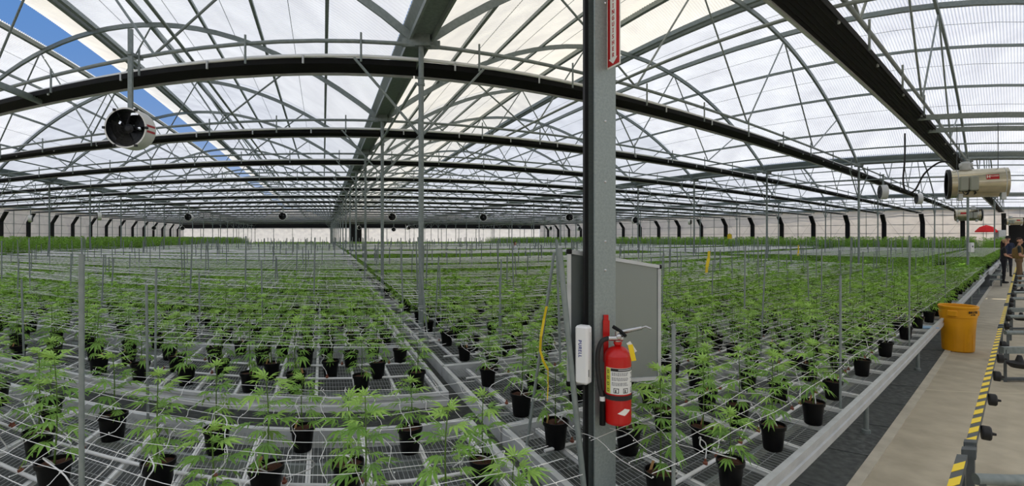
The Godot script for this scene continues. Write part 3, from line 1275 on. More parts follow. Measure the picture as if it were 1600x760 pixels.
func scatter(called: String, where: Array, height: float, dense: int, pot: Shape, label: String) -> void:
	var g := RandomNumberGenerator.new()
	g.seed = 300 + where.size()
	var s := Shape.new()
	s.tinted = true
	var all := leaf_places(g, height, dense)
	var big := 1.35 if height < 0.6 else 1.7
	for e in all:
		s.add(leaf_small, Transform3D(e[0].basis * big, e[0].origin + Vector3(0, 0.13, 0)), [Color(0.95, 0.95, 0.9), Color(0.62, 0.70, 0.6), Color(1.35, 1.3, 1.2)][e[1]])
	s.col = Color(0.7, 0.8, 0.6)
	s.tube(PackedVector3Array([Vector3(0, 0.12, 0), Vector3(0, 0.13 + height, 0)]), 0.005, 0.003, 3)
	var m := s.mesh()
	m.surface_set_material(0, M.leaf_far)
	m = pot.mesh(m)
	m.surface_set_material(1, M.black_plastic)
	var sl := Shape.new()
	sl.lathe([Vector2(0.068, 0.132), Vector2(0.0, 0.135)], 8)
	m = sl.mesh(m)
	m.surface_set_material(2, M.soil)
	var mm := MultiMesh.new()
	mm.transform_format = MultiMesh.TRANSFORM_3D
	mm.use_colors = true
	mm.mesh = m
	mm.instance_count = where.size()
	for k in where.size():
		var sp: Array = where[k]
		var z := g.randf_range(0.75, 1.15)
		mm.set_instance_transform(k, Transform3D(Basis(Vector3.UP, g.randf() * TAU).scaled(Vector3(1, z, 1)), place(sp[0], sp[1], DECK + 0.002)))
		var w := g.randf_range(0.75, 1.15)
		mm.set_instance_color(k, Color(w, w * g.randf_range(0.95, 1.05), w * 0.95))
	var o := MultiMeshInstance3D.new()
	o.multimesh = mm
	o.name = called
	add_child(o)
	tag(o, label, "plants", "", "stuff")


func build_irrigation() -> void:
	var g := RandomNumberGenerator.new()
	g.seed = 9
	for i in [-1, 0]:
		var e := bench_ends(i)
		var rows := bench_rows(i)
		for row in 6:
			for line in 2:
				var v: float = rows[row][0] + ([0.36, 1.05][line] if i == 0 else [0.52, 0.92][line])
				var ua: float = e[0] + 0.1 if not (i == -1 and row == 0) else -4.1
				var ub: float = e[1] - 0.1
				var t := thing("irrigation_pipe", "white irrigation pipe lying on the %s, %s of its two" % [bench_name(i, row), "nearer" if line == 0 else "farther"], "pipe", place(ub if i < 0 else ua, v, DECK), 0.0, "white irrigation pipes")
				var off := -t.position
				var s := Shape.new()
				s.tube(moved(path(Vector3(ua, v, DECK + 0.013), Vector3(ub, v, DECK + 0.013)), off), 0.0105, 0.0105, 8)
				put("pipe", s, M.white_plastic, t)
				if row > 3:
					continue
				for sp in spots:
					if sp[2] != i or sp[3] != row or absf(sp[1] - v) > 0.3 or sp[0] * sp[0] + sp[1] * sp[1] > 30.0:
						continue
					if line == 1 and absf(sp[1] - v) > 0.36:
						continue
					var du: float = sp[0] + g.randf_range(-0.12, 0.12)
					s = Shape.new()
					s.lathe([Vector2(0.0, 0.0), Vector2(0.012, 0.0), Vector2(0.014, 0.012), Vector2(0.006, 0.018), Vector2(0.006, 0.03), Vector2(0, 0.03)], 8, Transform3D(Basis(), place(du, v, DECK + 0.02) + off))
					put("dripper", s, M.clip, t)
					# a thin tube that loops out over the deck and down into the pot
					var a := Vector3(du, v, DECK + 0.045)
					var z := Vector3(sp[0] + g.randf_range(-0.03, 0.03), sp[1] + g.randf_range(-0.04, 0.0), DECK + 0.15)
					var b := a + Vector3(g.randf_range(-0.4, 0.4), g.randf_range(-0.25, 0.25), g.randf_range(0.0, 0.2))
					var c := z + Vector3(g.randf_range(-0.35, 0.35), g.randf_range(-0.25, 0.2), g.randf_range(0.05, 0.22))
					var pts := PackedVector3Array()
					for q in 17:
						var pt := a.bezier_interpolate(b, c, z, q / 16.0)
						var bump := sin(q / 16.0 * PI)
						pts.append(place(pt.x + 0.02 * bump * sin(q * 0.9), pt.y, maxf(pt.z, DECK + 0.008)) + off)
					s = Shape.new()
					s.tube(pts, 0.0034, 0.0034, 5)
					put("drip_tube", s, M.white_plastic, t)


# ---------------------------------------------------------------- things by the post

func letters(text: String, size: float, m: Material, parent: Node, xf: Transform3D, depth := 0.001, called := "lettering") -> void:
	var f := SystemFont.new()
	f.font_names = PackedStringArray(["Droid Sans"])
	f.font_weight = 700
	var t := TextMesh.new()
	t.text = text
	t.font = f
	t.font_size = 32
	t.pixel_size = size / 24.0
	t.depth = depth
	t.material = m
	var o := MeshInstance3D.new()
	o.mesh = t
	o.name = called
	o.transform = xf
	parent.add_child(o, true)


func build_post() -> void:
	var t := thing("square_post", "square galvanised steel post holding the extinguisher, in the foreground", "post", place(1.24, 1.725, -EYE))
	var off := -t.position
	var s := Shape.new()
	s.hull(_shift(corners(1.181, 1.300, 1.69, 1.694, -EYE, 2.36), off))
	s.hull(_shift(corners(1.296, 1.300, 1.69, 1.761, -EYE, 2.36), off))
	s.hull(_shift(corners(1.181, 1.300, 1.757, 1.761, -EYE, 2.36), off))
	put("channel", s, M.post, t)
	for e in [[1.69, 1.70], [1.748, 1.761]]:  # the lips of the channel, which is open to the left
		s = Shape.new()
		s.hull(_shift(corners(1.179, 1.183, e[0], e[1], -EYE, 2.36), off))
		put("channel_lip", s, M.post, t)
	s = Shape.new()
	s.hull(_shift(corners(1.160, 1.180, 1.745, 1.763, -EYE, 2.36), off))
	put("shade_strip", s, M.black_rubber, t)  # dark strip standing in for the shade down the left of the post
	for h in [0.545, 0.26, -0.02, -0.155, 1.1]:
		s = Shape.new()
		s.lathe([Vector2(0.0, 0.0), Vector2(0.006, 0.0), Vector2(0.006, 0.004), Vector2(0.003, 0.006), Vector2(0.0, 0.006)], 8, Transform3D(Basis(Vector3.RIGHT, PI / 2), place(1.238, 1.69, h) + off))
		put("bolt", s, M.chrome, t)

	# the projecting sign
	var right := (place(1.252, 1.593, 0) - place(1.252, 1.69, 0)).normalized()
	var out := right.cross(Vector3.UP).normalized()
	var sign_ := thing("fire_extinguisher_sign", "red and white vertical fire extinguisher sign with down arrow on the post", "sign", place(1.252, 1.642, 0.79))
	var b := Basis(right, Vector3.UP, out)
	var wid := (place(1.252, 1.593, 0) - place(1.252, 1.69, 0)).length()
	s = Shape.new()
	s.box(Vector3(0, 0.34, 0), Vector3(wid, 0.68, 0.003))
	var o := put("panel", s, M.sign_white, sign_)
	o.transform = Transform3D(b, Vector3.ZERO)
	s = Shape.new()
	s.box(Vector3(0, 0.34, 0.002), Vector3(wid * 0.90, 0.665, 0.002))
	o = put("red_field", s, M.sign_red, sign_)
	o.transform = Transform3D(b, Vector3.ZERO)
	s = Shape.new()
	s.box(Vector3(0, 0.34, 0.0035), Vector3(wid * 0.46, 0.60, 0.001))
	s.tri(Vector3(-wid * 0.35, 0.0405, 0.004), Vector3(wid * 0.35, 0.0405, 0.004), Vector3(0, 0.013, 0.004), Vector3(0, 0, 1))
	o = put("arrow", s, M.sign_white, sign_)
	o.transform = Transform3D(b, Vector3.ZERO)
	var word := "FIRE EXTINGUISHER"
	for k in word.length():
		if word[k] == " ":
			continue
		var y := 0.054 + (word.length() - 1 - k) * 0.0285
		letters(word[k], 0.021, M.sign_red, sign_, Transform3D(b, b * Vector3(0, y, 0.0045)), 0.001, "letter")
	s = Shape.new()
	s.box(Vector3(-wid / 2 - 0.004, 0.34, -0.006), Vector3(0.01, 0.66, 0.018))
	o = put("mounting_flange", s, M.sign_white, sign_)
	o.transform = Transform3D(b, Vector3.ZERO)

	# the extinguisher
	var ex := thing("fire_extinguisher", "red fire extinguisher with black hose and white label hanging on the post", "extinguisher", place(1.252, 1.612, -0.848))
	s = Shape.new()
	var prof := [Vector2(0.0, 0.012), Vector2(0.045, 0.0), Vector2(0.058, 0.004), Vector2(0.061, 0.014), Vector2(0.061, 0.30)]
	for a in range(1, 8):
		var t2 := a / 7.0 * PI / 2 * 0.86
		prof.append(Vector2(0.061 * cos(t2), 0.30 + 0.052 * sin(t2)))
	prof.append(Vector2(0.019, 0.36))
	prof.append(Vector2(0.019, 0.372))
	prof.append(Vector2(0.0, 0.372))
	s.lathe(prof, 40)
	put("cylinder", s, M.red, ex)
	var lb := Shape.new()
	lb.mapped = true
	var n := 18
	for k in n:
		var a0 := lerpf(-0.15, PI * 0.88, float(k) / n)
		var a1 := lerpf(-0.15, PI * 0.88, (k + 1.0) / n)
		var r := 0.0617
		var i := lb.p.size()
		for e in [[a0, 0.145], [a1, 0.145], [a1, 0.262], [a0, 0.262]]:
			var d := Vector3(cos(e[0]), 0, sin(e[0]))
			lb.vert(d * r + Vector3(0, e[1], 0), d)
			lb.uv.append(Vector2(1.0 - (e[0] + 0.15) / (PI * 0.88 + 0.15), 0.0 if e[1] > 0.2 else 1.0))
		lb.ix.append_array([i, i + 1, i + 2, i, i + 2, i + 3])
	var lm := StandardMaterial3D.new()
	lm.resource_name = "extinguisher_print"
	lm.roughness = 0.4
	lm.albedo_texture = label_print()
	put("label_sticker", lb, lm, ex, "white instruction label with yellow column and pictograms")
	s = Shape.new()
	s.lathe([Vector2(0.061, 0.118), Vector2(0.065, 0.118), Vector2(0.065, 0.138), Vector2(0.061, 0.138)], 36)
	put("strap", s, M.black_rubber, ex)
	# the diamond mark low on the front
	s = Shape.new()
	for k in 10:
		var x0 := lerpf(-0.033, 0.033, k / 10.0)
		var x1 := lerpf(-0.033, 0.033, (k + 1) / 10.0)
		var a0 := PI * 0.40 - x0 / 0.061
		var a1 := PI * 0.40 - x1 / 0.061
		var y0 := 0.016 * (1.0 - absf(x0) / 0.033)
		var y1 := 0.016 * (1.0 - absf(x1) / 0.033)
		var c0 := Vector3(cos(a0), 0, sin(a0)) * 0.0618
		var c1 := Vector3(cos(a1), 0, sin(a1)) * 0.0618
		var up := Vector3.UP
		s.face(c0 + up * (0.066 - y0 + 0.006 * x0 / 0.033), c1 + up * (0.066 - y1 + 0.006 * x1 / 0.033), c1 + up * (0.066 + y1 + 0.006 * x1 / 0.033), c0 + up * (0.066 + y0 + 0.006 * x0 / 0.033), c0)
	put("diamond_mark", s, M.sign_white, ex)
	s = Shape.new()  # valve block, gauge, lever and carrying handle
	s.lathe([Vector2(0, 0.37), Vector2(0.016, 0.37), Vector2(0.016, 0.395), Vector2(0.012, 0.40), Vector2(0.012, 0.418), Vector2(0, 0.418)], 14)
	s.tube(PackedVector3Array([Vector3(-0.045, 0.388, 0.012), Vector3(0.02, 0.388, 0.012)]), 0.011, 0.013, 10)
	s.ball(Vector3(0.002, 0.395, 0.02), Vector3(0.014, 0.014, 0.008))
	put("valve", s, M.chrome, ex)
	s = Shape.new()
	s.tube(PackedVector3Array([Vector3(0.005, 0.412, 0.0), Vector3(0.045, 0.425, 0.018), Vector3(0.10, 0.442, 0.045)]), 0.012, 0.009, 10)
	s.tube(PackedVector3Array([Vector3(0.10, 0.442, 0.045), Vector3(0.115, 0.449, 0.055), Vector3(0.135, 0.440, 0.066)]), 0.006, 0.004, 6)
	put("carrying_handle", s, M.chrome, ex)
	s = Shape.new()
	s.tube(PackedVector3Array([Vector3(-0.02, 0.437, -0.01), Vector3(0.01, 0.42, 0.01), Vector3(0.03, 0.40, 0.03)]), 0.009, 0.008, 8)
	put("lever", s, M.black_plastic, ex)
	s = Shape.new()
	s.box(Vector3(-0.045, 0.415, -0.045), Vector3(0.03, 0.09, 0.012))
	s.box(Vector3(-0.045, 0.375, -0.05), Vector3(0.022, 0.22, 0.010))
	put("wall_hook", s, M.red, ex)
	s = Shape.new()
	var hose := PackedVector3Array()
	var keys := [Vector3(-0.045, 0.388, 0.012), Vector3(-0.075, 0.375, 0.015), Vector3(-0.092, 0.33, 0.012), Vector3(-0.094, 0.26, 0.012), Vector3(-0.084, 0.17, 0.014), Vector3(-0.074, 0.12, 0.016), Vector3(-0.073, 0.10, 0.016)]
	var cv := Curve3D.new()
	for k in keys.size():
		var tn: Vector3 = (keys[mini(k + 1, keys.size() - 1)] - keys[maxi(k - 1, 0)]) / 6.0
		cv.add_point(keys[k], -tn, tn)
	hose = cv.tessellate_even_length(4, 0.012)
	s.tube(hose, 0.0105, 0.0105, 10)
	put("hose", s, M.black_rubber, ex)
	s = Shape.new()
	s.lathe([Vector2(0, 0), Vector2(0.014, 0), Vector2(0.012, 0.10), Vector2(0.0105, 0.115), Vector2(0, 0.115)], 12, Transform3D(Basis(), Vector3(-0.073, -0.005, 0.016)))
	put("nozzle", s, M.black_plastic, ex)
	s = Shape.new()
	s.lathe([Vector2(0.0105, 0), Vector2(0.0125, 0), Vector2(0.0125, 0.02), Vector2(0.0105, 0.02)], 12, Transform3D(Basis(), Vector3(-0.073, 0.105, 0.016)))
	put("hose_ring", s, M.white_plastic, ex)
	s = Shape.new()
	s.box(Vector3(0.056, 0.328, 0.040), Vector3(0.022, 0.075, 0.001), Basis(Vector3(0, 0, 1), 0.22) * Basis(Vector3.UP, -0.3))
	put("inspection_tag", s, M.tape, ex, "yellow inspection tag")
	s = Shape.new()
	s.box(Vector3(0.055, 0.352, 0.037), Vector3(0.02, 0.055, 0.001), Basis(Vector3(0, 0, 1), 0.6) * Basis(Vector3.UP, -0.2))
	put("paper_tag", s, M.white_plastic, ex, "white paper tag")

	# whiteboard fixed to the far side of the post
	var tl := Vector3(1.10, 1.79, -0.068)
	var tr := Vector3(1.70, 1.815, -0.165)
	var hgt := 0.62
	var wb := thing("whiteboard", "small grey whiteboard with pale frame fixed behind the post", "whiteboard", place(1.4, 1.8, -0.74))
	off = -wb.position
	var q := []
	for dh in [-hgt, 0.0]:
		for e in [[tl, 0.0], [tr, 0.0], [tr, 0.016], [tl, 0.016]]:
			var a: Vector3 = e[0]
			q.append(place(a.x, a.y + e[1], a.z + dh) + off)
	s = Shape.new()
	s.hull(q)
	put("writing_surface", s, M.board, wb)
	for e in [[tl, tr, 0.0], [tl, tr, -hgt]]:
		s = Shape.new()
		var a: Vector3 = e[0] + Vector3(0, 0, e[2])
		var c: Vector3 = e[1] + Vector3(0, 0, e[2])
		s.bar(PackedVector3Array([at3(a) + off, at3(c) + off]), 0.022, 0.018)
		put("frame_bar", s, M.aluminium, wb)
	for a in [tl, tr]:
		s = Shape.new()
		s.box(place(a.x, a.y, a.z - hgt / 2) + off, Vector3(0.018, hgt, 0.022))
		put("frame_bar", s, M.aluminium, wb)
		for dh in [0.0, -hgt]:
			s = Shape.new()
			s.soft_box(place(a.x, a.y, a.z + dh) + off, Vector3(0.026, 0.026, 0.028), 0.005)
			put("corner_cap", s, M.black_plastic, wb)

	# soap dispenser on the left of the post
	var sd := thing("hand_sanitizer_dispenser", "white wall dispenser with blue lettering on the left of the post", "dispenser", place(1.122, 1.70, -0.535))
	var yaw := Basis(Vector3.UP, -0.62)
	s = Shape.new()
	s.soft_box(Vector3(0, 0, 0), Vector3(0.064, 0.265, 0.052), 0.009, yaw)
	put("housing", s, M.white_plastic, sd)
	s = Shape.new()
	s.soft_box(yaw * Vector3(0.029, 0.0, -0.004), Vector3(0.008, 0.21, 0.006), 0.002, yaw)
	put("cover_seam", s, M.box_grey, sd)
	s = Shape.new()
	s.soft_box(yaw * Vector3(0.030, -0.08, 0.010), Vector3(0.006, 0.035, 0.008), 0.002, yaw)
	put("lock_slot", s, M.black_plastic, sd)
	letters("PURELL", 0.017, M.blue_print, sd, Transform3D(yaw * Basis(Vector3(0, 0, 1), -PI / 2), yaw * Vector3(-0.004, 0.03, 0.0262)), 0.001, "lettering")

	# yellow tape tied round the leaning stake
	tape([Vector3(1.24, 2.265, -0.40), Vector3(1.22, 2.26, -0.47), Vector3(1.20, 2.26, -0.57), Vector3(1.195, 2.26, -0.65), Vector3(1.21, 2.25, -0.71), Vector3(1.235, 2.24, -0.76)], 0.007, "yellow tape tied to the leaning stake left of the post")
	tape([Vector3(1.235, 2.24, -0.76), Vector3(1.23, 2.23, -0.85), Vector3(1.22, 2.22, -0.93)], 0.003, "thin yellow tape end hanging towards the deck left of the post")
	tape([Vector3(8.1, 6.9, -0.33), Vector3(8.08, 6.9, -0.5), Vector3(8.02, 6.9, -0.7), Vector3(8.0, 6.9, -0.86)], 0.035, "yellow tape on a stake in the middle of the right benches")
	tape([Vector3(15.0, 8.3, -0.3), Vector3(15.0, 8.3, -0.55), Vector3(14.95, 8.3, -0.7)], 0.03, "yellow tape on a stake behind the second right column")


func tape(pts: Array, w: float, label: String) -> void:
	var s := Shape.new()
	for k in pts.size() - 1:
		var a := at3(pts[k])
		var b := at3(pts[k + 1])
		var x := Vector3(w, 0, w * 0.3 * (1 if k % 2 else -1))
		var z := Vector3(0, 0, 0.0015)
		s.hull([a - x - z, a + x - z, a + x + z, a - x + z, b - x - z, b + x - z, b + x + z, b - x + z])
	tag(put("yellow_tape", s, M.tape, self), label, "tape", "yellow tape ends")


func label_print() -> ImageTexture:
	var im := Image.create(256, 128, false, Image.FORMAT_RGB8)
	im.fill(Color(0.88, 0.88, 0.86))
	im.fill_rect(Rect2i(40, 2, 214, 14), Color(0.08, 0.08, 0.08))
	im.fill_rect(Rect2i(90, 6, 110, 5), Color(0.7, 0.7, 0.7))
	im.fill_rect(Rect2i(2, 2, 36, 124), Color(0.80, 0.80, 0.25))
	for k in 4:
		im.fill_rect(Rect2i(12, 12 + k * 30, 16, 16), Color(0.35, 0.38, 0.15))
		im.fill_rect(Rect2i(16, 16 + k * 30, 8, 8), Color(0.80, 0.80, 0.25))
	var g := RandomNumberGenerator.new()
	g.seed = 3
	for k in 11:
		var x := 48
		while x < 150:
			var w := g.randi_range(5, 14)
			if k % 4 != 3:
				im.fill_rect(Rect2i(x, 22 + k * 6, w, 3), Color(0.3, 0.3, 0.32))
			x += w + 3
	for k in 3:
		im.fill_rect(Rect2i(60 + k * 62, 98, 34, 24), Color(0.1, 0.1, 0.1))
		im.fill_rect(Rect2i(64 + k * 62, 101, 26, 18), Color(0.88, 0.88, 0.86))
		im.fill_rect(Rect2i(70 + k * 62, 105, 8, 14), Color(0.15, 0.15, 0.15))
	for k in 3:
		im.fill_rect(Rect2i(180, 26 + k * 22, 44, 3), Color(0.2, 0.2, 0.2))
		im.fill_rect(Rect2i(195 + k * 6, 30 + k * 20, 10, 14), Color(0.25, 0.25, 0.25))
	return ImageTexture.create_from_image(im)


# ---------------------------------------------------------------- fans and heaters

func fan(at: Vector3, dia: float, yaw: float, top: float, label: String, small: bool) -> void:
	var t := thing("circulation_fan", label, "fan", at, 0.0, "circulation fans under the roof")
	var r := dia / 2
	var xf := Transform3D(Basis(Vector3.UP, yaw) * Basis(Vector3.RIGHT, PI / 2), Vector3.ZERO)
	var segs := 14 if small else 40
	var s := Shape.new()
	var dp := r * 0.38
	s.lathe([Vector2(r * 0.93, -dp), Vector2(r, -dp), Vector2(r, dp), Vector2(r * 0.93, dp), Vector2(r * 0.93, -dp)], segs, xf)
	put("shroud", s, M.fan_white, t)
	s = Shape.new()
	s.lathe([Vector2(r * 0.93, dp * 0.99), Vector2(r * 0.925, dp * 0.99), Vector2(r * 0.925, -dp * 0.99), Vector2(r * 0.93, -dp * 0.99)], segs, xf)
	s.lathe([Vector2(r * 0.30, -dp * 0.95), Vector2(r * 0.80, -dp * 0.95), Vector2(r * 0.80, -dp * 0.9), Vector2(r * 0.30, -dp * 0.9), Vector2(r * 0.30, -dp * 0.95)], segs, xf)
	put("inner_lining", s, M.fan_black, t)
	s = Shape.new()
	for k in [0.35, 0.62] if small else [0.25, 0.4, 0.55, 0.7, 0.85]:
		var ring := PackedVector3Array()
		var m := 12 if small else 28
		for a in m + 1:
			ring.append(xf * Vector3(cos(TAU * a / m) * r * k, dp * 0.96, sin(TAU * a / m) * r * k))
		s.tube(ring, r * 0.006, r * 0.006, 3, false)
	for a in 4 if small else 8:
		var d := Vector3(cos(TAU * a / (4.0 if small else 8.0) + 0.3), 0, sin(TAU * a / (4.0 if small else 8.0) + 0.3))
		s.tube(PackedVector3Array([xf * (d * r * 0.1 + Vector3(0, dp * 0.98, 0)), xf * (d * r * 0.98 + Vector3(0, dp * 0.9, 0))]), r * 0.009, r * 0.009, 3)
	put("guard", s, M.fan_black, t)
	s = Shape.new()
	s.lathe([Vector2(0, -dp * 0.8), Vector2(r * 0.22, -dp * 0.8), Vector2(r * 0.24, dp * 0.4), Vector2(r * 0.12, dp * 0.6), Vector2(0, dp * 0.62)], 14, xf)
	put("motor", s, M.fan_black, t)
	for k in 5:
		s = Shape.new()
		var a0 := TAU * k / 5
		s.grid(3, 3, func(a: int, b: int) -> Vector3:
			var rr := lerpf(0.2, 0.9, a / 3.0) * r
			var an := a0 + lerpf(0.0, 1.12, b / 3.0)
			return xf * Vector3(cos(an) * rr, lerpf(-0.45, 0.45, b / 3.0) * dp, sin(an) * rr), Vector3(0, 0, 1))
		put("blade", s, M.fan_black, t)
	s = Shape.new()
	s.box(Vector3(0, (r * 0.96 + top) / 2, 0), Vector3(0.055, top - r * 0.96, 0.03))
	put("hanger", s, M.steel, t)
	s = Shape.new()
	s.box(Vector3(0, 2.38 + EYE - at.y, -0.08), Vector3(0.05, 0.04, 0.24))
	put("hanger_arm", s, M.steel, t)
	if not small:
		s = Shape.new()
		s.box(xf * Vector3(r * 0.97, 0, 0), Vector3(0.012, 0.10, 0.16), Basis(Vector3.UP, yaw))
		put("red_mark", s, M.sign_red, t)
		for a in 6:
			s = Shape.new()
			var d := Vector3(cos(TAU * a / 6), 0, sin(TAU * a / 6))
			s.box(xf * (d * r * 1.01 + Vector3(0, dp, 0)), Vector3(0.03, 0.03, 0.03))
			put("clip", s, M.fan_black, t)


func build_fans() -> void:
	var p := place(-2.42, 5.25, 1.40)
	fan(p, 0.52, 0.05, 1.3, "large white and black circulation fan hanging closest at upper left", false)
	var k := 0
	# bearing, distance, height, turn
	var far := [[-0.656, 34.0, 1.42, -1.0], [-0.502, 33.0, 1.45, -0.8], [-0.38, 62.0, 1.25, 0.9], [-0.316, 60.0, 1.2, 0.9], [-0.301, 32.0, 1.45, 0.0], [-0.09, 31.0, 1.45, 0.0], [0.080, 62.0, 1.3, 0.8], [0.155, 32.0, 1.42, 0.0], [0.158, 56.0, 1.0, 0.1], [0.191, 60.0, 1.3, 0.9], [0.359, 34.0, 1.45, 0.0], [0.509, 62.0, 1.2, 0.8], [0.552, 34.0, 1.42, 0.0], [0.573, 56.0, 1.05, 0.8], [0.699, 36.0, 1.35, 0.3], [0.822, 48.0, 1.55, 0.9], [0.920, 50.0, 1.6, 0.9], [1.255, 21.0, 1.72, 1.25], [1.335, 30.0, 1.95, 1.25]]
	for f in far:
		k += 1
		var u: float = f[1] * sin(f[0])
		var v: float = truss_v(roundi((f[1] * cos(f[0]) - V0) / BAY)) - 0.12
		u = v * tan(f[0])
		fan(place(u, v, f[2]), 0.56, f[3], 2.40 - f[2], "small distant circulation fan hanging under the roof, %s from the left" % nth(k), true)


func heater(at: Vector3, yaw: float, len_: float, r: float, label: String, near: bool, flip: bool) -> void:
	var t := thing("gas_heater", label, "heater", at, yaw, "silver tube heaters along the aisle")
	var xf := Transform3D(Basis(Vector3(0, 0, 1), -PI / 2), Vector3.ZERO)  # lathe axis along x
	var e := 1.0 if not flip else -1.0
	var s := Shape.new()
	var h := len_ / 2
	s.lathe([Vector2(r * 0.9, -h), Vector2(r, -h), Vector2(r, h), Vector2(r * 0.9, h), Vector2(r * 0.9, -h)], 36, xf)
	put("shell", s, M.silver, t)
	s = Shape.new()
	s.lathe([Vector2(r * 0.86, -0.03), Vector2(r * 1.07, -0.03), Vector2(r * 1.07, 0.02), Vector2(r * 0.9, 0.02), Vector2(r * 0.86, -0.03)], 30, Transform3D(xf.basis, Vector3(-h * e, 0, 0)))
	put("inlet_ring", s, M.fan_black, t)
	s = Shape.new()
	s.lathe([Vector2(0, -0.02), Vector2(r * 0.9, -0.02), Vector2(r * 0.9, 0.0), Vector2(0, 0.0)], 24, Transform3D(xf.basis, Vector3(-h * 0.8 * e, 0, 0)))
	put("inner_grille", s, M.fan_black, t)
	s = Shape.new()
	s.lathe([Vector2(r, -0.006), Vector2(r * 1.012, -0.006), Vector2(r * 1.012, 0.006), Vector2(r, 0.006)], 30, Transform3D(xf.basis, Vector3(h * 0.88 * e, 0, 0)))
	put("seam_band", s, M.aluminium, t)
	s = Shape.new()
	s.lathe([Vector2(r, -0.006), Vector2(r * 1.012, -0.006), Vector2(r * 1.012, 0.006), Vector2(r, 0.006)], 30, Transform3D(xf.basis, Vector3(-h * 0.72 * e, 0, 0)))
	put("seam_band", s, M.aluminium, t)
	for k in 2:
		s = Shape.new()
		s.soft_box(Vector3((-0.50 + k * 0.34) * h * e - 0.02, -0.02, r * 0.98), Vector3(h * 0.31, r * 1.0, 0.12), 0.02)
		var bx := put("control_box", s, M.box_grey, t)
		var s2 := Shape.new()
		s2.soft_box(Vector3((-0.50 + k * 0.34) * h * e - 0.02, -0.02, r * 0.98 - 0.05), Vector3(h * 0.335, r * 1.06, 0.05), 0.01)
		put("gasket", s2, M.fan_black, bx)
	var tilt := Basis(Vector3.RIGHT, -0.32)
	var lx := 0.42 * h * e
	s = Shape.new()
	s.box(tilt * Vector3(lx, 0, r * 1.005), Vector3(h * 0.42, r * 0.34, 0.006), tilt)
	var plate := put("brand_plate", s, M.sign_red, t)
	if near:
		letters("H", r * 0.22, M.sign_white, plate, Transform3D(tilt, tilt * Vector3(lx - h * 0.14, r * 0.02, r * 1.02)), 0.004)
		letters("OLLAND", r * 0.09, M.sign_white, plate, Transform3D(tilt, tilt * Vector3(lx + h * 0.045, r * 0.06, r * 1.02)), 0.004)
	s = Shape.new()
	s.lathe([Vector2(0, 0), Vector2(0.08, 0), Vector2(0.09, 0.04), Vector2(0.09, 0.13), Vector2(0.06, 0.17), Vector2(0, 0.17)], 14, Transform3D(Basis(), Vector3(-h * 0.4 * e, r - 0.02, 0)))
	s.tube(PackedVector3Array([Vector3(-h * 0.4 * e - 0.1, r + 0.08, 0.03), Vector3(-h * 0.4 * e + 0.1, r + 0.08, 0.03)]), 0.04, 0.04, 8)
	put("blower_motor", s, M.aluminium, t)
	for x in [-0.62, 0.82]:
		s = Shape.new()
		s.soft_box(Vector3(x * h * e, -r * 0.92, r * 0.4), Vector3(0.07, r * 0.6, 0.14), 0.008)
		put("bracket", s, M.aluminium, t)
	for x in [-0.7, 0.7]:
		s = Shape.new()
		s.tube(PackedVector3Array([Vector3(x * h, r * 0.98, 0), Vector3(x * h, 1.12, 0)]), 0.006, 0.006, 4)
		put("chain", s, M.dark_steel, t)
	if near:
		s = Shape.new()
		var cv := Curve3D.new()
		for q in [[-0.40, 0.42, 0.08], [-0.58, 0.42, 0.15], [-0.80, 0.22, 0.18], [-0.95, -0.10, 0.15], [-1.08, -0.12, 0.12], [-1.13, 0.10, 0.12], [-1.10, 0.55, 0.05], [-1.08, 1.1, -0.2]]:
			cv.add_point(Vector3(q[0], q[1], q[2]))
		for q in cv.point_count:
			var tn := (cv.get_point_position(mini(q + 1, cv.point_count - 1)) - cv.get_point_position(maxi(q - 1, 0))) / 6.0
			cv.set_point_in(q, -tn)
			cv.set_point_out(q, tn)
		s.tube(cv.tessellate_even_length(5, 0.04), 0.017, 0.017, 8)
		put("power_cable", s, M.black_rubber, t)
		s = Shape.new()
		for q in [[-0.46, -0.34], [-0.62, -0.30], [-0.2, -0.15]]:
			s.tube(PackedVector3Array([Vector3(q[0] * h, -r * 0.5, r * 1.02), Vector3(q[0] * h + 0.03, -r * 0.75, r * 0.95), Vector3((q[0] + q[1]) / 2 * h, -r * 0.85, r * 0.8), Vector3(q[1] * h, -r * 0.5, r * 1.02)]), 0.009, 0.009, 5)
		put("wiring", s, M.black_rubber, t)


func build_heaters() -> void:
	heater(place(8.45, 0.89, 1.03), -0.58, 0.84, 0.27, "large silver tube heater with two grey boxes hanging over the aisle", true, false)
	heater(place(21.0, 2.65, 1.05), -0.58, 0.95, 0.27, "second silver tube heater farther along, above the red umbrella", false, true)
	heater(place(32.5, 0.72, 1.15), -0.58, 0.90, 0.25, "pale third heater farthest down the aisle before the dark doorway", false, false)
	var n := 0
	for e in [[7.85, -1.0, 1.9, 2.16], [8.75, -1.0, 1.9, 2.14], [-4.12, 1.75, 5.6, 2.12]]:
		var s := Shape.new()
		s.bar(path(Vector3(e[0], e[1], e[3]), Vector3(e[0], e[2], e[3])), 0.05, 0.09)
		tag(put("support_bar", s, M.steel, self), ["near steel bar the large heater hangs from", "farther steel bar the large heater hangs from", "grey steel bar ending at the first truss at upper left"][n], "bar")
		n += 1


# ---------------------------------------------------------------- the aisle

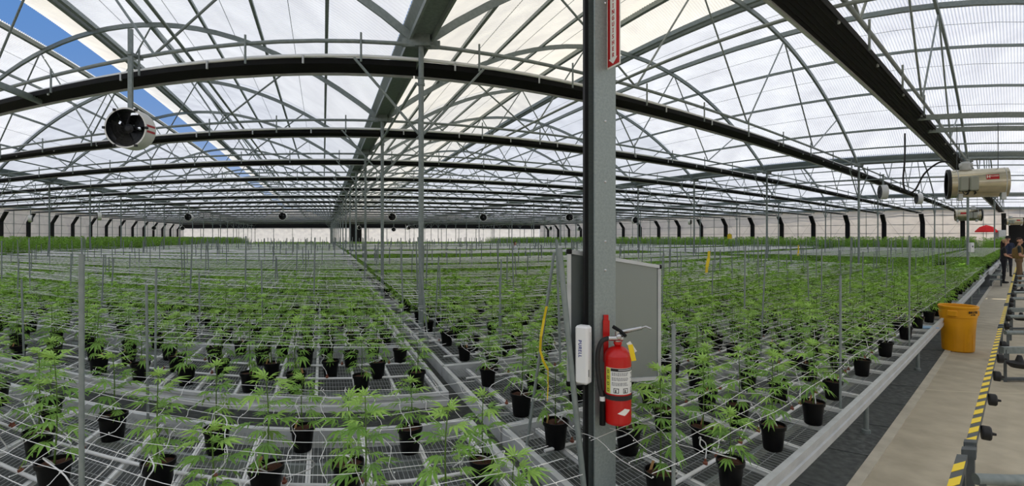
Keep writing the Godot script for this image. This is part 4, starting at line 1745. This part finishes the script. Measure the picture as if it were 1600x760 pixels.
func build_aisle() -> void:
	# the bin
	var t := thing("rubbish_bin", "round yellow plastic rubbish bin standing in the aisle by the bench", "bin", place(6.62, 0.985, -EYE))
	var s := Shape.new()
	s.lathe([Vector2(0, 0.005), Vector2(0.165, 0.0), Vector2(0.185, 0.012), Vector2(0.205, 0.50), Vector2(0.222, 0.51), Vector2(0.226, 0.64), Vector2(0.236, 0.645), Vector2(0.240, 0.672), Vector2(0.232, 0.682), Vector2(0.220, 0.676), Vector2(0.216, 0.52), Vector2(0.180, 0.03), Vector2(0, 0.03)], 48)
	put("body", s, M.yellow, t)
	for k in 3:
		s = Shape.new()
		var a: float = PI * 0.5 + [1.0, -1.35, 2.9][k]
		s.soft_box(Vector3(cos(a) * 0.222, 0.575, sin(a) * 0.222), Vector3(0.05, 0.09, 0.12), 0.012, Basis(Vector3.UP, -a))
		put("handle", s, M.yellow, t)
	for k in 10:
		s = Shape.new()
		var a := TAU * k / 10
		s.hull([Vector3(cos(a) * 0.182, 0.02, sin(a) * 0.182), Vector3(cos(a + 0.05) * 0.182, 0.02, sin(a + 0.05) * 0.182), Vector3(cos(a + 0.05) * 0.189, 0.02, sin(a + 0.05) * 0.189), Vector3(cos(a) * 0.189, 0.02, sin(a) * 0.189), Vector3(cos(a) * 0.20, 0.49, sin(a) * 0.20), Vector3(cos(a + 0.05) * 0.20, 0.49, sin(a + 0.05) * 0.20), Vector3(cos(a + 0.05) * 0.208, 0.49, sin(a + 0.05) * 0.208), Vector3(cos(a) * 0.208, 0.49, sin(a) * 0.208)])
		put("rib", s, M.yellow, t)
	var a0 := PI * 0.5 - 0.12
	var out := Vector3(cos(a0), 0, sin(a0))
	var bs := Basis(Vector3.UP.cross(out).normalized(), Vector3.UP, out)
	letters("BRUTE", 0.036, M.black_print, t, Transform3D(bs, out * 0.2255 + Vector3(0, 0.60, 0)), 0.004)
	letters("32 GAL", 0.018, M.black_print, t, Transform3D(bs, out * 0.2255 + Vector3(0, 0.565, 0)), 0.004)
	s = Shape.new()
	s.ball(Vector3(0, 0.36, 0), Vector3(0.17, 0.06, 0.17), 10)
	tag(put("bin_bag", s, M.black_plastic, self), "black bag lying inside the yellow rubbish bin", "bag")
	get_node("bin_bag").position = t.position

	# striped guard rails of the empty bench carriers on the right
	var segs := [[1.7, 2.52], [2.62, 6.08], [6.2, 8.1], [8.25, 9.6], [9.75, 12.2], [12.4, 15.0], [15.2, 18.6]]
	for k in segs.size():
		var ua: float = segs[k][0]
		var ub: float = segs[k][1]
		var um := (ua + ub) / 2
		var va := 0.29 + (0.03 if k == 0 else 0.0)
		t = thing("striped_guard_rail", "yellow and black striped rail along the empty bench carriers, %s from the front" % nth(k + 1), "rail", place(um, va, -EYE), 0.0, "striped guard rails")
		var off := -t.position
		s = Shape.new()
		var ue := ua
		while ue < ub - 0.001:
			var un := minf(ue + 0.2, ub)
			s.hull(_shift(corners(ue, un, va, va + 0.062, DECK - 0.04, DECK + 0.01), off))
			ue = un
		put("bar", s, M.dark_steel, t)
		var u := ua + 0.02
		while u < ub - 0.08:
			s = Shape.new()
			var q := []
			for h in [DECK + 0.0102, DECK + 0.0125]:
				for e in [[0.045, va + 0.001], [0.125, va + 0.001], [0.08, va + 0.061], [0.0, va + 0.061]]:
					q.append(place(minf(u + e[0], ub), e[1], h) + off)
			s.hull(q)
			put("yellow_stripe", s, M.stripe, t)
			u += 0.15
		u = ua + 0.35
		while u < ub - 0.1:
			s = Shape.new()
			var ax := Vector3(0.82, 0, 0.57)
			var yb := Basis(Vector3.UP.cross(ax).normalized(), ax, Vector3.UP.cross(ax).normalized().cross(ax))
			s.lathe([Vector2(0, 0), Vector2(0.044, 0), Vector2(0.047, 0.008), Vector2(0.047, 0.042), Vector2(0.040, 0.05), Vector2(0.012, 0.05), Vector2(0.008, 0.075), Vector2(0, 0.075)], 18, Transform3D(yb, place(u, va - 0.005, DECK - 0.055) + off))
			put("roller", s, M.black_rubber, t)
			u += 0.61
		for e in [ua + 0.05, ub - 0.05]:
			s = Shape.new()
			s.hull(_shift(corners(e - 0.025, e + 0.025, va + 0.005, va + 0.055, -EYE, DECK - 0.04), off))
			put("leg", s, M.dark_steel, t)
		s = Shape.new()
		s.hull(_shift(corners(ua - 0.045, ua - 0.005, va - 0.012, va + 0.075, DECK - 0.045, DECK + 0.012), off))
		s.hull(_shift(corners(ua + 0.02, ua + 0.06, va - 0.008, va + 0.07, DECK - 0.045, DECK + 0.026), off))
		put("end_bracket", s, M.dark_steel, t)

	# cross frames that carry the rails
	var us := [2.40, 5.25, 6.12, 7.35, 8.15, 9.5, 10.6, 12.3, 13.4, 15.1, 16.9]
	for k in us.size():
		var u: float = us[k]
		t = thing("carrier_frame", "grey steel cross frame of the empty bench carriers, %s from the front" % nth(k + 1), "frame", place(u, 0.2, -EYE), 0.0, "bench carrier frames")
		var off := -t.position
		s = Shape.new()
		if k % 3 == 1:
			s.bar(moved(path(Vector3(u, 0.26, DECK - 0.08), Vector3(u, -1.6, DECK - 0.08)), off), 0.05, 0.075)
		else:
			s.tube(moved(path(Vector3(u, 0.26, DECK - 0.06), Vector3(u, -1.6, DECK - 0.06)), off), 0.03, 0.03, 12)
		put("cross_tube", s, M.steel, t)
		for v in [0.22, -0.42 if k else 0.03, -1.3]:
			s = Shape.new()
			s.hull(_shift(corners(u - 0.02, u + 0.02, v - 0.02, v + 0.02, -EYE, DECK - 0.07), off))
			put("leg", s, M.dark_steel, t)
		if k % 3 == 1:
			s = Shape.new()
			s.bar(moved(path(Vector3(u, 0.26, -EYE + 0.03), Vector3(u, -1.6, -EYE + 0.03)), off), 0.05, 0.03)
			put("floor_bar", s, M.dark_steel, t)
			s = Shape.new()
			s.lathe([Vector2(0, 0), Vector2(0.08, 0.0), Vector2(0.11, 0.03), Vector2(0.115, 0.055), Vector2(0.04, 0.075), Vector2(0.02, 0.14), Vector2(0, 0.14)], 18, Transform3D(Basis(), place(u - 0.15, 0.05, DECK - 0.24) + off))
			put("rubber_buffer", s, M.black_rubber, t)

	# small things along the aisle
	s = Shape.new()
	s.tube(PackedVector3Array([place(2.62, 0.14, -EYE + 0.008), place(2.55, 0.10, -EYE + 0.012), place(2.50, 0.07, -EYE + 0.008), place(2.53, 0.03, -EYE + 0.01)]), 0.006, 0.003, 5)
	tag(put("twig", s, M.black_rubber, self), "dark twig lying on the concrete by the striped rail", "twig")
	t = thing("rail_hook", "yellow hook under the rail of the right front bench", "hook", place(2.02, 1.21, DECK - 0.2))
	s = Shape.new()
	s.tube(PackedVector3Array([Vector3(0.02, 0.13, 0), Vector3(0.02, 0.03, 0.01), Vector3(0, 0.0, 0.012), Vector3(-0.045, 0.0, 0.01), Vector3(-0.06, 0.02, 0.0)]), 0.012, 0.009, 8)
	put("hook", s, M.tape, t)
	t = thing("tie_box", "small white switch box fixed to the right column", "box", place(13.85, 1.70, -0.32))
	s = Shape.new()
	s.soft_box(Vector3(0.06, 0, 0), Vector3(0.12, 0.30, 0.09), 0.012)
	put("case", s, M.white_plastic, t)
	s = Shape.new()
	s.soft_box(Vector3(0.06, 0.03, 0.047), Vector3(0.03, 0.05, 0.01), 0.003)
	put("switch", s, M.fan_black, t)
	s = Shape.new()
	s.box(Vector3.ZERO, Vector3(0.22, 0.012, 0.16))
	var o := put("blue_tray", s, mat("pale_blue", Color(0.62, 0.76, 0.88), 0.5), self)
	o.position = place(6.0, 1.33, DECK + 0.01)
	tag(o, "pale blue tray lying on the bench behind the yellow bin", "tray")
	# tipped bench rails and trolleys at the far side of the aisle
	for k in 4:
		var u: float = [15.2, 18.0, 21.5, 25.0][k]
		t = thing("bench_trolley", "low grey bench trolley parked along the aisle, %s beyond the front bench" % nth(k + 1), "trolley", place(u, 1.05, -EYE), 0.0, "bench trolleys")
		var off := -t.position
		s = Shape.new()
		s.hull(_shift(corners(u, u + 1.9, 1.10, 1.2, DECK - 0.03, DECK + 0.12), off))
		put("side_rail", s, M.aluminium, t)
		for h in [DECK - 0.06, DECK - 0.22]:
			s = Shape.new()
			s.hull(_shift(corners(u + 0.2, u + 0.3, 0.75, 1.18, h - 0.02, h + 0.03), off))
			put("cross_bar", s, M.steel, t)
		for v in [0.79, 1.14]:
			s = Shape.new()
			s.hull(_shift(corners(u + 0.22, u + 0.28, v - 0.03, v + 0.03, -EYE, DECK - 0.05), off))
			put("leg", s, M.dark_steel, t)

	# parasol and grey cabinet by the far wall
	t = thing("red_parasol", "bright red parasol open above the far plants near the right wall", "parasol", place(37.9, 3.2, -EYE))
	s = Shape.new()
	var seg := 8
	for k in seg:
		var b0 := TAU * k / seg
		var b1 := TAU * (k + 1) / seg
		var c0 := Vector3(cos(b0) * 0.74, 2.22, sin(b0) * 0.74)
		var c1 := Vector3(cos(b1) * 0.74, 2.22, sin(b1) * 0.74)
		var d0 := Vector3(cos(b0) * 0.43, 2.58, sin(b0) * 0.43)
		var d1 := Vector3(cos(b1) * 0.43, 2.58, sin(b1) * 0.43)
		s.face(c0, c1, d1, d0, c0 + c1 - Vector3(0, 3.8, 0))
		s.tri(d0, d1, Vector3(0, 2.76, 0), Vector3.UP)
		s.face(c0, c1, c1 - Vector3(0, 0.09, 0), c0 - Vector3(0, 0.09, 0), c0 + c1)
	put("canopy", s, M.umbrella_red, t)
	s = Shape.new()
	s.tube(PackedVector3Array([Vector3.ZERO, Vector3(0, 2.80, 0)]), 0.022, 0.022, 8)
	put("pole", s, M.white_plastic, t)
	s = Shape.new()
	s.lathe([Vector2(0, 0), Vector2(0.28, 0), Vector2(0.28, 0.06), Vector2(0.05, 0.1), Vector2(0.04, 0.3), Vector2(0, 0.3)], 14)
	put("base", s, M.dark_steel, t)
	t = thing("grey_cabinet", "plain grey cabinet standing just right of the red parasol", "cabinet", place(37.6, 2.0, -EYE))
	s = Shape.new()
	s.soft_box(Vector3(0, 1.15, 0), Vector3(0.62, 2.3, 0.4), 0.02)
	put("body", s, M.aluminium, t)
	s = Shape.new()
	s.box(Vector3(0, 1.15, 0.205), Vector3(0.56, 2.2, 0.012))
	var dr := put("door", s, M.aluminium, t)
	s = Shape.new()
	s.box(Vector3(0.2, 1.0, 0.22), Vector3(0.02, 0.14, 0.02))
	put("handle", s, M.dark_steel, dr)
	t = thing("yellow_sticky_trap", "yellow insect trap card hanging in the distance left of centre right column", "insect trap", place(15.6, 12.1, 0.02))
	s = Shape.new()
	s.box(Vector3.ZERO, Vector3(0.20, 0.18, 0.004))
	s.tri(Vector3(-0.1, 0.09, 0.0), Vector3(0.1, 0.09, 0.0), Vector3(0, 0.16, 0.0), Vector3(0, 0, 1))
	put("card", s, M.tape, t)
	s = Shape.new()
	s.tube(PackedVector3Array([Vector3(0, 0.14, 0), Vector3(0, 2.3, 0)]), 0.004, 0.004, 3)
	put("string", s, M.dark_steel, t)


# ---------------------------------------------------------------- people

func soft(bones: Array, cell: float, s: Shape) -> void:
	# surface nets round a smooth union of tapered capsules: [from, to, radius, radius, colour]
	var lo := Vector3.ONE * 1e9
	var hi := -lo
	for b in bones:
		for e in 2:
			var r: float = b[2 + e] + cell * 2.5
			lo = lo.min(b[e] - Vector3.ONE * r)
			hi = hi.max(b[e] + Vector3.ONE * r)
	var nx := int((hi.x - lo.x) / cell) + 2
	var ny := int((hi.y - lo.y) / cell) + 2
	var nz := int((hi.z - lo.z) / cell) + 2
	var f := PackedFloat32Array()
	f.resize(nx * ny * nz)
	f.fill(1.0)
	var who := PackedInt32Array()
	who.resize(nx * ny * nz)
	var best := PackedFloat32Array()
	best.resize(nx * ny * nz)
	best.fill(9.0)
	var kk := 0.022
	for bi in bones.size():
		var b: Array = bones[bi]
		var a: Vector3 = b[0]
		var d: Vector3 = b[1] - a
		var dd := maxf(d.length_squared(), 1e-9)
		var rm: float = maxf(b[2], b[3]) + cell * 3.0
		var p0 := (a.min(b[1]) - Vector3.ONE * rm - lo) / cell
		var p1 := (a.max(b[1]) + Vector3.ONE * rm - lo) / cell
		for z in range(maxi(0, int(p0.z)), mini(nz, int(p1.z) + 2)):
			for y in range(maxi(0, int(p0.y)), mini(ny, int(p1.y) + 2)):
				for x in range(maxi(0, int(p0.x)), mini(nx, int(p1.x) + 2)):
					var q := lo + Vector3(x, y, z) * cell
					var t := clampf((q - a).dot(d) / dd, 0.0, 1.0)
					var v := (q - a - d * t).length() - lerpf(b[2], b[3], t)
					var at := (z * ny + y) * nx + x
					if v < best[at]:
						best[at] = v
						who[at] = bi
					var o := f[at]
					var h := clampf(0.5 + 0.5 * (o - v) / kk, 0.0, 1.0)
					f[at] = lerpf(o, v, h) - kk * h * (1.0 - h)
	var made := {}
	var grad := func(q: Vector3) -> Vector3:
		var n := Vector3.ZERO
		for ax in 3:
			var e := Vector3.ZERO
			e[ax] = cell * 0.5
			var vv := [0.0, 0.0]
			for sgn in 2:
				var r := (q + e * (1.0 if sgn else -1.0) - lo) / cell
				var i0 := Vector3i(clampi(int(r.x), 0, nx - 2), clampi(int(r.y), 0, ny - 2), clampi(int(r.z), 0, nz - 2))
				var fr := r - Vector3(i0)
				var sum := 0.0
				for c in 8:
					var cx := c & 1
					var cy := (c >> 1) & 1
					var cz := (c >> 2) & 1
					sum += f[((i0.z + cz) * ny + i0.y + cy) * nx + i0.x + cx] * (fr.x if cx else 1.0 - fr.x) * (fr.y if cy else 1.0 - fr.y) * (fr.z if cz else 1.0 - fr.z)
				vv[sgn] = sum
			n[ax] = vv[1] - vv[0]
		return n.normalized()
	for z in nz - 1:
		for y in ny - 1:
			for x in nx - 1:
				var neg := 0
				var at := (z * ny + y) * nx + x
				for c in 8:
					if f[at + (c & 1) + ((c >> 1) & 1) * nx + ((c >> 2) & 1) * nx * ny] < 0.0:
						neg += 1
				if neg == 0 or neg == 8:
					continue
				var sum := Vector3.ZERO
				var cnt := 0
				for e in [[0, 1], [2, 3], [4, 5], [6, 7], [0, 2], [1, 3], [4, 6], [5, 7], [0, 4], [1, 5], [2, 6], [3, 7]]:
					var ca: int = e[0]
					var cb: int = e[1]
					var fa := f[at + (ca & 1) + ((ca >> 1) & 1) * nx + ((ca >> 2) & 1) * nx * ny]
					var fb := f[at + (cb & 1) + ((cb >> 1) & 1) * nx + ((cb >> 2) & 1) * nx * ny]
					if (fa < 0.0) != (fb < 0.0):
						var t := fa / (fa - fb)
						var pa := Vector3(ca & 1, (ca >> 1) & 1, (ca >> 2) & 1)
						var pb := Vector3(cb & 1, (cb >> 1) & 1, (cb >> 2) & 1)
						sum += pa.lerp(pb, t)
						cnt += 1
				var q := lo + (Vector3(x, y, z) + sum / cnt) * cell
				s.col = bones[who[at]][4]
				made[at] = s.p.size()
				s.vert(q, grad.call(q))
	for at in made:
		var x: int = at % nx
		var y: int = (at / nx) % ny
		var z: int = at / (nx * ny)
		for ax in 3:
			var st: int = [1, nx, nx * ny][ax]
			var s1: int = [nx, nx * ny, 1][ax]
			var s2: int = [nx * ny, 1, nx][ax]
			if (f[at] < 0.0) == (f[at + st] < 0.0):
				continue
			if not (made.has(at - s1) and made.has(at - s2) and made.has(at - s1 - s2)):
				continue
			var a: int = made[at]
			var b: int = made[at - s1]
			var c: int = made[at - s1 - s2]
			var d: int = made[at - s2]
			if f[at] < 0.0:
				s.ix.append_array([a, c, b, a, d, c])
			else:
				s.ix.append_array([a, b, c, a, c, d])


func hand(s: Shape, wrist: Vector3, dir: Vector3, palm_n: Vector3, skin: Color, thumb_side: float) -> void:
	var fwd := dir.normalized()
	var side := fwd.cross(palm_n).normalized()
	var down := side.cross(fwd).normalized()
	s.col = skin
	for k in 4:
		var x: float = [-0.030, -0.010, 0.010, 0.029][k]
		var l: float = [0.058, 0.070, 0.066, 0.052][k]
		var o := wrist + fwd * 0.085 + side * x
		s.tube(PackedVector3Array([o - fwd * 0.02, o + fwd * l * 0.45, o + fwd * l * 0.75 + down * l * 0.22, o + fwd * l * 0.85 + down * l * 0.5]), 0.0095, 0.007, 6)
	var o2 := wrist + fwd * 0.03 + side * 0.035 * thumb_side
	s.tube(PackedVector3Array([o2, o2 + fwd * 0.02 + side * 0.02 * thumb_side, o2 + fwd * 0.045 + side * 0.026 * thumb_side + down * 0.01]), 0.011, 0.008, 6)


func person(where: Vector3, yaw: float, label: String, c: Dictionary) -> Node3D:
	var t := thing("person", label, "person", where, yaw)
	var k: float = c.tall / 1.72
	var sl: float = c.get("slim", 1.0)
	var sk: Color = c.skin
	var sh: Color = c.shirt
	var pa: Color = c.trousers
	var shoe := Color(0.02, 0.02, 0.02)
	var bones := []
	bones.append([Vector3(-0.05, 0.93, 0), Vector3(0.05, 0.93, 0), 0.125, 0.125, pa])
	bones.append([Vector3(-0.05, 1.03, 0.0), Vector3(0.05, 1.03, 0.0), 0.112, 0.112, sh])
	bones.append([Vector3(-0.05, 1.05, 0), Vector3(-0.085, 1.30, 0), 0.11, 0.105, sh])
	bones.append([Vector3(0.05, 1.05, 0), Vector3(0.085, 1.30, 0), 0.11, 0.105, sh])
	bones.append([Vector3(-0.14, 1.385, -0.005), Vector3(0.14, 1.385, -0.005), 0.06, 0.06, sh])
	bones.append([Vector3(0, 1.40, -0.005), Vector3(0, 1.50, 0.012), 0.052, 0.05, sk])
	for e in [-1.0, 1.0]:
		var step: float = c.get("step", 0.02) * e
		bones.append([Vector3(e * 0.088, 0.90, 0), Vector3(e * 0.095, 0.50, 0.02 + step), 0.092, 0.064, pa])
		bones.append([Vector3(e * 0.095, 0.50, 0.02 + step), Vector3(e * 0.10, 0.09, -0.03 + step * 2), 0.062, 0.042, pa])
		bones.append([Vector3(e * 0.10, 0.045, -0.04 + step * 2), Vector3(e * 0.115, 0.035, 0.13 + step * 2), 0.045, 0.034, shoe])
		var el: Vector3 = c.elbow * Vector3(e, 1, 1)
		var wr: Vector3 = c.wrist_r if e > 0 else c.wrist_l
		var so := Vector3(e * 0.185, 1.375, -0.005)
		bones.append([so, so.lerp(el, 0.62), 0.055, 0.05, sh])
		bones.append([so.lerp(el, 0.55), el, 0.043, 0.038, sk])
		bones.append([el, wr, 0.039, 0.026, sk])
		var fw := (wr - el).normalized()
		bones.append([wr, wr + fw * 0.085, 0.026, 0.03, sk])
	var s := Shape.new()
	s.tinted = true
	soft(bones, 0.018, s)
	for e in [-1.0, 1.0]:
		var el: Vector3 = c.elbow * Vector3(e, 1, 1)
		var wr: Vector3 = c.wrist_r if e > 0 else c.wrist_l
		hand(s, wr, wr - el, Vector3(0, 1, 0), sk, -e)
	# head: skull, jaw, brow, nose, lips, ears, eyes
	var hd := []
	var o := Vector3(0, 1.60, 0.02)
	hd.append([o + Vector3(0, 0.035, -0.025), o + Vector3(0, 0.03, 0.012), 0.082, 0.078, sk])
	hd.append([o + Vector3(0, -0.045, 0.03), o + Vector3(0, -0.07, 0.055), 0.052, 0.030, sk])
	hd.append([o + Vector3(-0.03, -0.01, 0.05), o + Vector3(0.03, -0.01, 0.05), 0.036, 0.036, sk])
	hd.append([o + Vector3(0, 0.012, 0.088), o + Vector3(0, -0.018, 0.104), 0.009, 0.014, sk])
	hd.append([o + Vector3(-0.018, -0.048, 0.086), o + Vector3(0.018, -0.048, 0.086), 0.008, 0.008, Color(0.45, 0.16, 0.13)])
	for e in [-1.0, 1.0]:
		hd.append([o + Vector3(e * 0.083, 0.015, -0.012), o + Vector3(e * 0.082, -0.02, -0.004), 0.016, 0.011, sk])
	soft(hd, 0.009, s)
	s.col = Color(0.03, 0.025, 0.02)
	for e in [-1.0, 1.0]:
		s.ball(o + Vector3(e * 0.031, 0.012, 0.079), Vector3(0.013, 0.008, 0.008), 8)
	for i in s.p.size():
		s.p[i] = s.p[i] * Vector3(k * sl, k, k * sl)
	put("body", s, M.body, t)
	var parts := Node3D.new()
	var sc := func(sh2: Shape) -> Shape:
		for i in sh2.p.size():
			sh2.p[i] = sh2.p[i] * Vector3(k * sl, k, k * sl)
		return sh2
	parts.free()
	if c.has("hair"):
		var hs := Shape.new()
		hs.tinted = true
		var hb := [[o + Vector3(0, 0.055, -0.03), o + Vector3(0, 0.06, 0.0), 0.078, 0.074, Color.WHITE]]
		if c.hair == "long":
			hb.append([o + Vector3(0, 0.02, -0.055), o + Vector3(0, -0.20, -0.075), 0.07, 0.055, Color.WHITE])
			for e in [-1.0, 1.0]:
				hb.append([o + Vector3(e * 0.07, 0.02, -0.01), o + Vector3(e * 0.075, -0.18, 0.0), 0.026, 0.022, Color.WHITE])
		else:
			hb.append([o + Vector3(0, 0.03, -0.05), o + Vector3(0, -0.03, -0.055), 0.062, 0.045, Color.WHITE])
		soft(hb, 0.014, hs)
		put("hair", sc.call(hs), M.hair, t)
	if c.has("cap"):
		var cs := Shape.new()
		cs.lathe([Vector2(0.094, 0.0), Vector2(0.095, 0.03), Vector2(0.085, 0.07), Vector2(0.055, 0.095), Vector2(0, 0.105)], 18, Transform3D(Basis(), o + Vector3(0, 0.045, -0.008)))
		cs.grid(8, 2, func(a: int, b: int) -> Vector3:
			var an := lerpf(-0.95, 0.95, a / 8.0)
			var r := lerpf(0.088, 0.088 + 0.075 * cos(an * 1.3), b / 2.0)
			return o + Vector3(sin(an) * r, 0.05 - 0.012 * b, cos(an) * r - 0.005), Vector3.UP)
		put("cap", sc.call(cs), c.cap, t)
	if c.has("glasses"):
		var gs := Shape.new()
		for e in [-1.0, 1.0]:
			gs.soft_box(o + Vector3(e * 0.032, 0.012, 0.092), Vector3(0.05, 0.034, 0.01), 0.004)
			gs.tube(PackedVector3Array([o + Vector3(e * 0.055, 0.018, 0.09), o + Vector3(e * 0.086, 0.018, 0.0)]), 0.004, 0.004, 4)
		put("sunglasses", sc.call(gs), M.black_plastic, t)
	if c.has("vest"):
		var vs := Shape.new()
		vs.tinted = true
		soft([[Vector3(-0.05, 1.04, 0), Vector3(-0.085, 1.32, 0), 0.128, 0.122, Color.WHITE], [Vector3(0.05, 1.04, 0), Vector3(0.085, 1.32, 0), 0.128, 0.122, Color.WHITE], [Vector3(-0.09, 1.40, 0), Vector3(0.09, 1.40, 0), 0.062, 0.062, Color.WHITE], [Vector3(0, 1.08, -0.12), Vector3(0, 1.28, -0.12), 0.10, 0.09, Color.WHITE]], 0.018, vs)
		put("vest", sc.call(vs), M.camo, t)
	return t


func build_people() -> void:
	var skin := Color(0.60, 0.32, 0.21)
	var w := person(place(16.44, 0.75, -EYE), 0.95, "woman in black top and trousers with tan cap standing in the aisle", {"tall": 1.60, "slim": 0.86, "skin": skin, "shirt": Color(0.012, 0.012, 0.014), "trousers": Color(0.010, 0.010, 0.012), "elbow": Vector3(0.21, 1.12, 0.03), "wrist_r": Vector3(0.10, 1.13, 0.27), "wrist_l": Vector3(-0.14, 1.04, 0.23), "hair": "long", "cap": M.cap_tan, "step": 0.02})
	w.name = "person"
	person(place(15.4, 0.17, -EYE), 0.85, "man with camouflage vest, sunglasses and tan trousers at the right edge", {"tall": 1.68, "slim": 0.86, "skin": skin, "shirt": Color(0.03, 0.032, 0.03), "trousers": Color(0.17, 0.105, 0.05), "elbow": Vector3(0.22, 1.11, 0.02), "wrist_r": Vector3(0.16, 1.0, 0.24), "wrist_l": Vector3(-0.16, 1.04, 0.24), "hair": "short", "glasses": true, "vest": true, "step": 0.03})
	person(place(19.3, 0.70, -EYE), -0.6, "person in black cap and navy shirt half hidden behind the woman", {"tall": 1.74, "slim": 0.88, "skin": skin, "shirt": Color(0.015, 0.02, 0.05), "trousers": Color(0.02, 0.02, 0.03), "elbow": Vector3(0.23, 1.11, -0.02), "wrist_r": Vector3(0.2, 0.92, 0.12), "wrist_l": Vector3(-0.2, 0.92, 0.12), "hair": "short", "cap": M.cap_black, "step": 0.02})
	# what the woman and the man hold
	var s := Shape.new()
	s.box(Vector3.ZERO, Vector3(0.16, 0.006, 0.22), Basis(Vector3.UP, 0.9) * Basis(Vector3.RIGHT, 0.3))
	var o := put("paper_sheet", s, M.white_plastic, self)
	tag(o, "white sheet of paper in the hands of the woman in black", "paper")
	o.position = place(16.44, 0.75, -EYE) + Basis(Vector3.UP, 0.95) * Vector3(-0.02, 1.02, 0.32)
	var b := thing("drinking_cup", "grey metal cup in the hand of the man in the vest", "cup", place(15.4, 0.17, -EYE) + Basis(Vector3.UP, 0.85) * Vector3(0.12, 0.93, 0.30))
	s = Shape.new()
	s.lathe([Vector2(0, 0), Vector2(0.034, 0), Vector2(0.042, 0.12), Vector2(0.044, 0.125), Vector2(0.038, 0.125), Vector2(0.03, 0.01), Vector2(0, 0.01)], 14)
	put("cup", s, M.chrome, b)
	# someone stooping among the far benches
	var far := person(place(10.3, 22.5, -EYE), 2.2, "distant person in pale shirt bending among the benches", {"tall": 1.45, "skin": skin, "shirt": Color(0.62, 0.66, 0.74), "trousers": Color(0.05, 0.06, 0.10), "elbow": Vector3(0.22, 1.08, 0.06), "wrist_r": Vector3(0.15, 0.92, 0.22), "wrist_l": Vector3(-0.15, 0.92, 0.22), "hair": "short", "step": 0.02})
	far.rotation.x = 0.0


func _ready() -> void:
	rng.seed = 20
	var cam := Camera3D.new()
	cam.projection = Camera3D.PROJECTION_FRUSTUM
	cam.near = 0.05
	cam.far = 400.0
	cam.size = 2.0 * 380.0 / 800.0 * cam.near
	cam.frustum_offset = Vector2(0.0, -9.0 / 800.0 * cam.near)
	cam.position = Vector3(0, EYE, 0)
	cam.name = "camera"
	add_child(cam)
	cam.current = true

	var env := Environment.new()
	env.background_mode = Environment.BG_SKY
	var sky := Sky.new()
	var sm := ProceduralSkyMaterial.new()
	sm.sky_top_color = Color(0.36, 0.55, 0.80)
	sm.sky_horizon_color = Color(0.90, 0.92, 0.95)
	sm.sky_curve = 0.06
	sm.ground_bottom_color = Color(0.35, 0.35, 0.33)
	sm.ground_horizon_color = Color(0.55, 0.58, 0.60)
	sky.sky_material = sm
	env.sky = sky
	env.tonemap_mode = Environment.TONE_MAPPER_LINEAR
	env.tonemap_exposure = 1.0
	env.sdfgi_enabled = true
	env.ssao_enabled = true
	env.ssil_enabled = true
	var we := WorldEnvironment.new()
	we.environment = env
	we.name = "surroundings"
	add_child(we)

	var sun := DirectionalLight3D.new()
	sun.name = "sun"
	sun.light_energy = 1.95
	sun.light_color = Color(1.0, 0.965, 0.90)
	sun.light_angular_distance = 0.6
	sun.shadow_enabled = true
	sun.sky_mode = DirectionalLight3D.SKY_MODE_LIGHT_ONLY
	add_child(sun)
	sun.look_at_from_position(Vector3(-3, 20, -10), Vector3.ZERO)

	make_materials()
	build_roof()
	build_trusses()
	build_columns()
	build_walls()
	build_floor()
	build_benches()
	build_post()
	build_aisle()
	build_plants()
	build_irrigation()
	build_nets()
	build_stakes()
	build_fans()
	build_heaters()
	build_people()
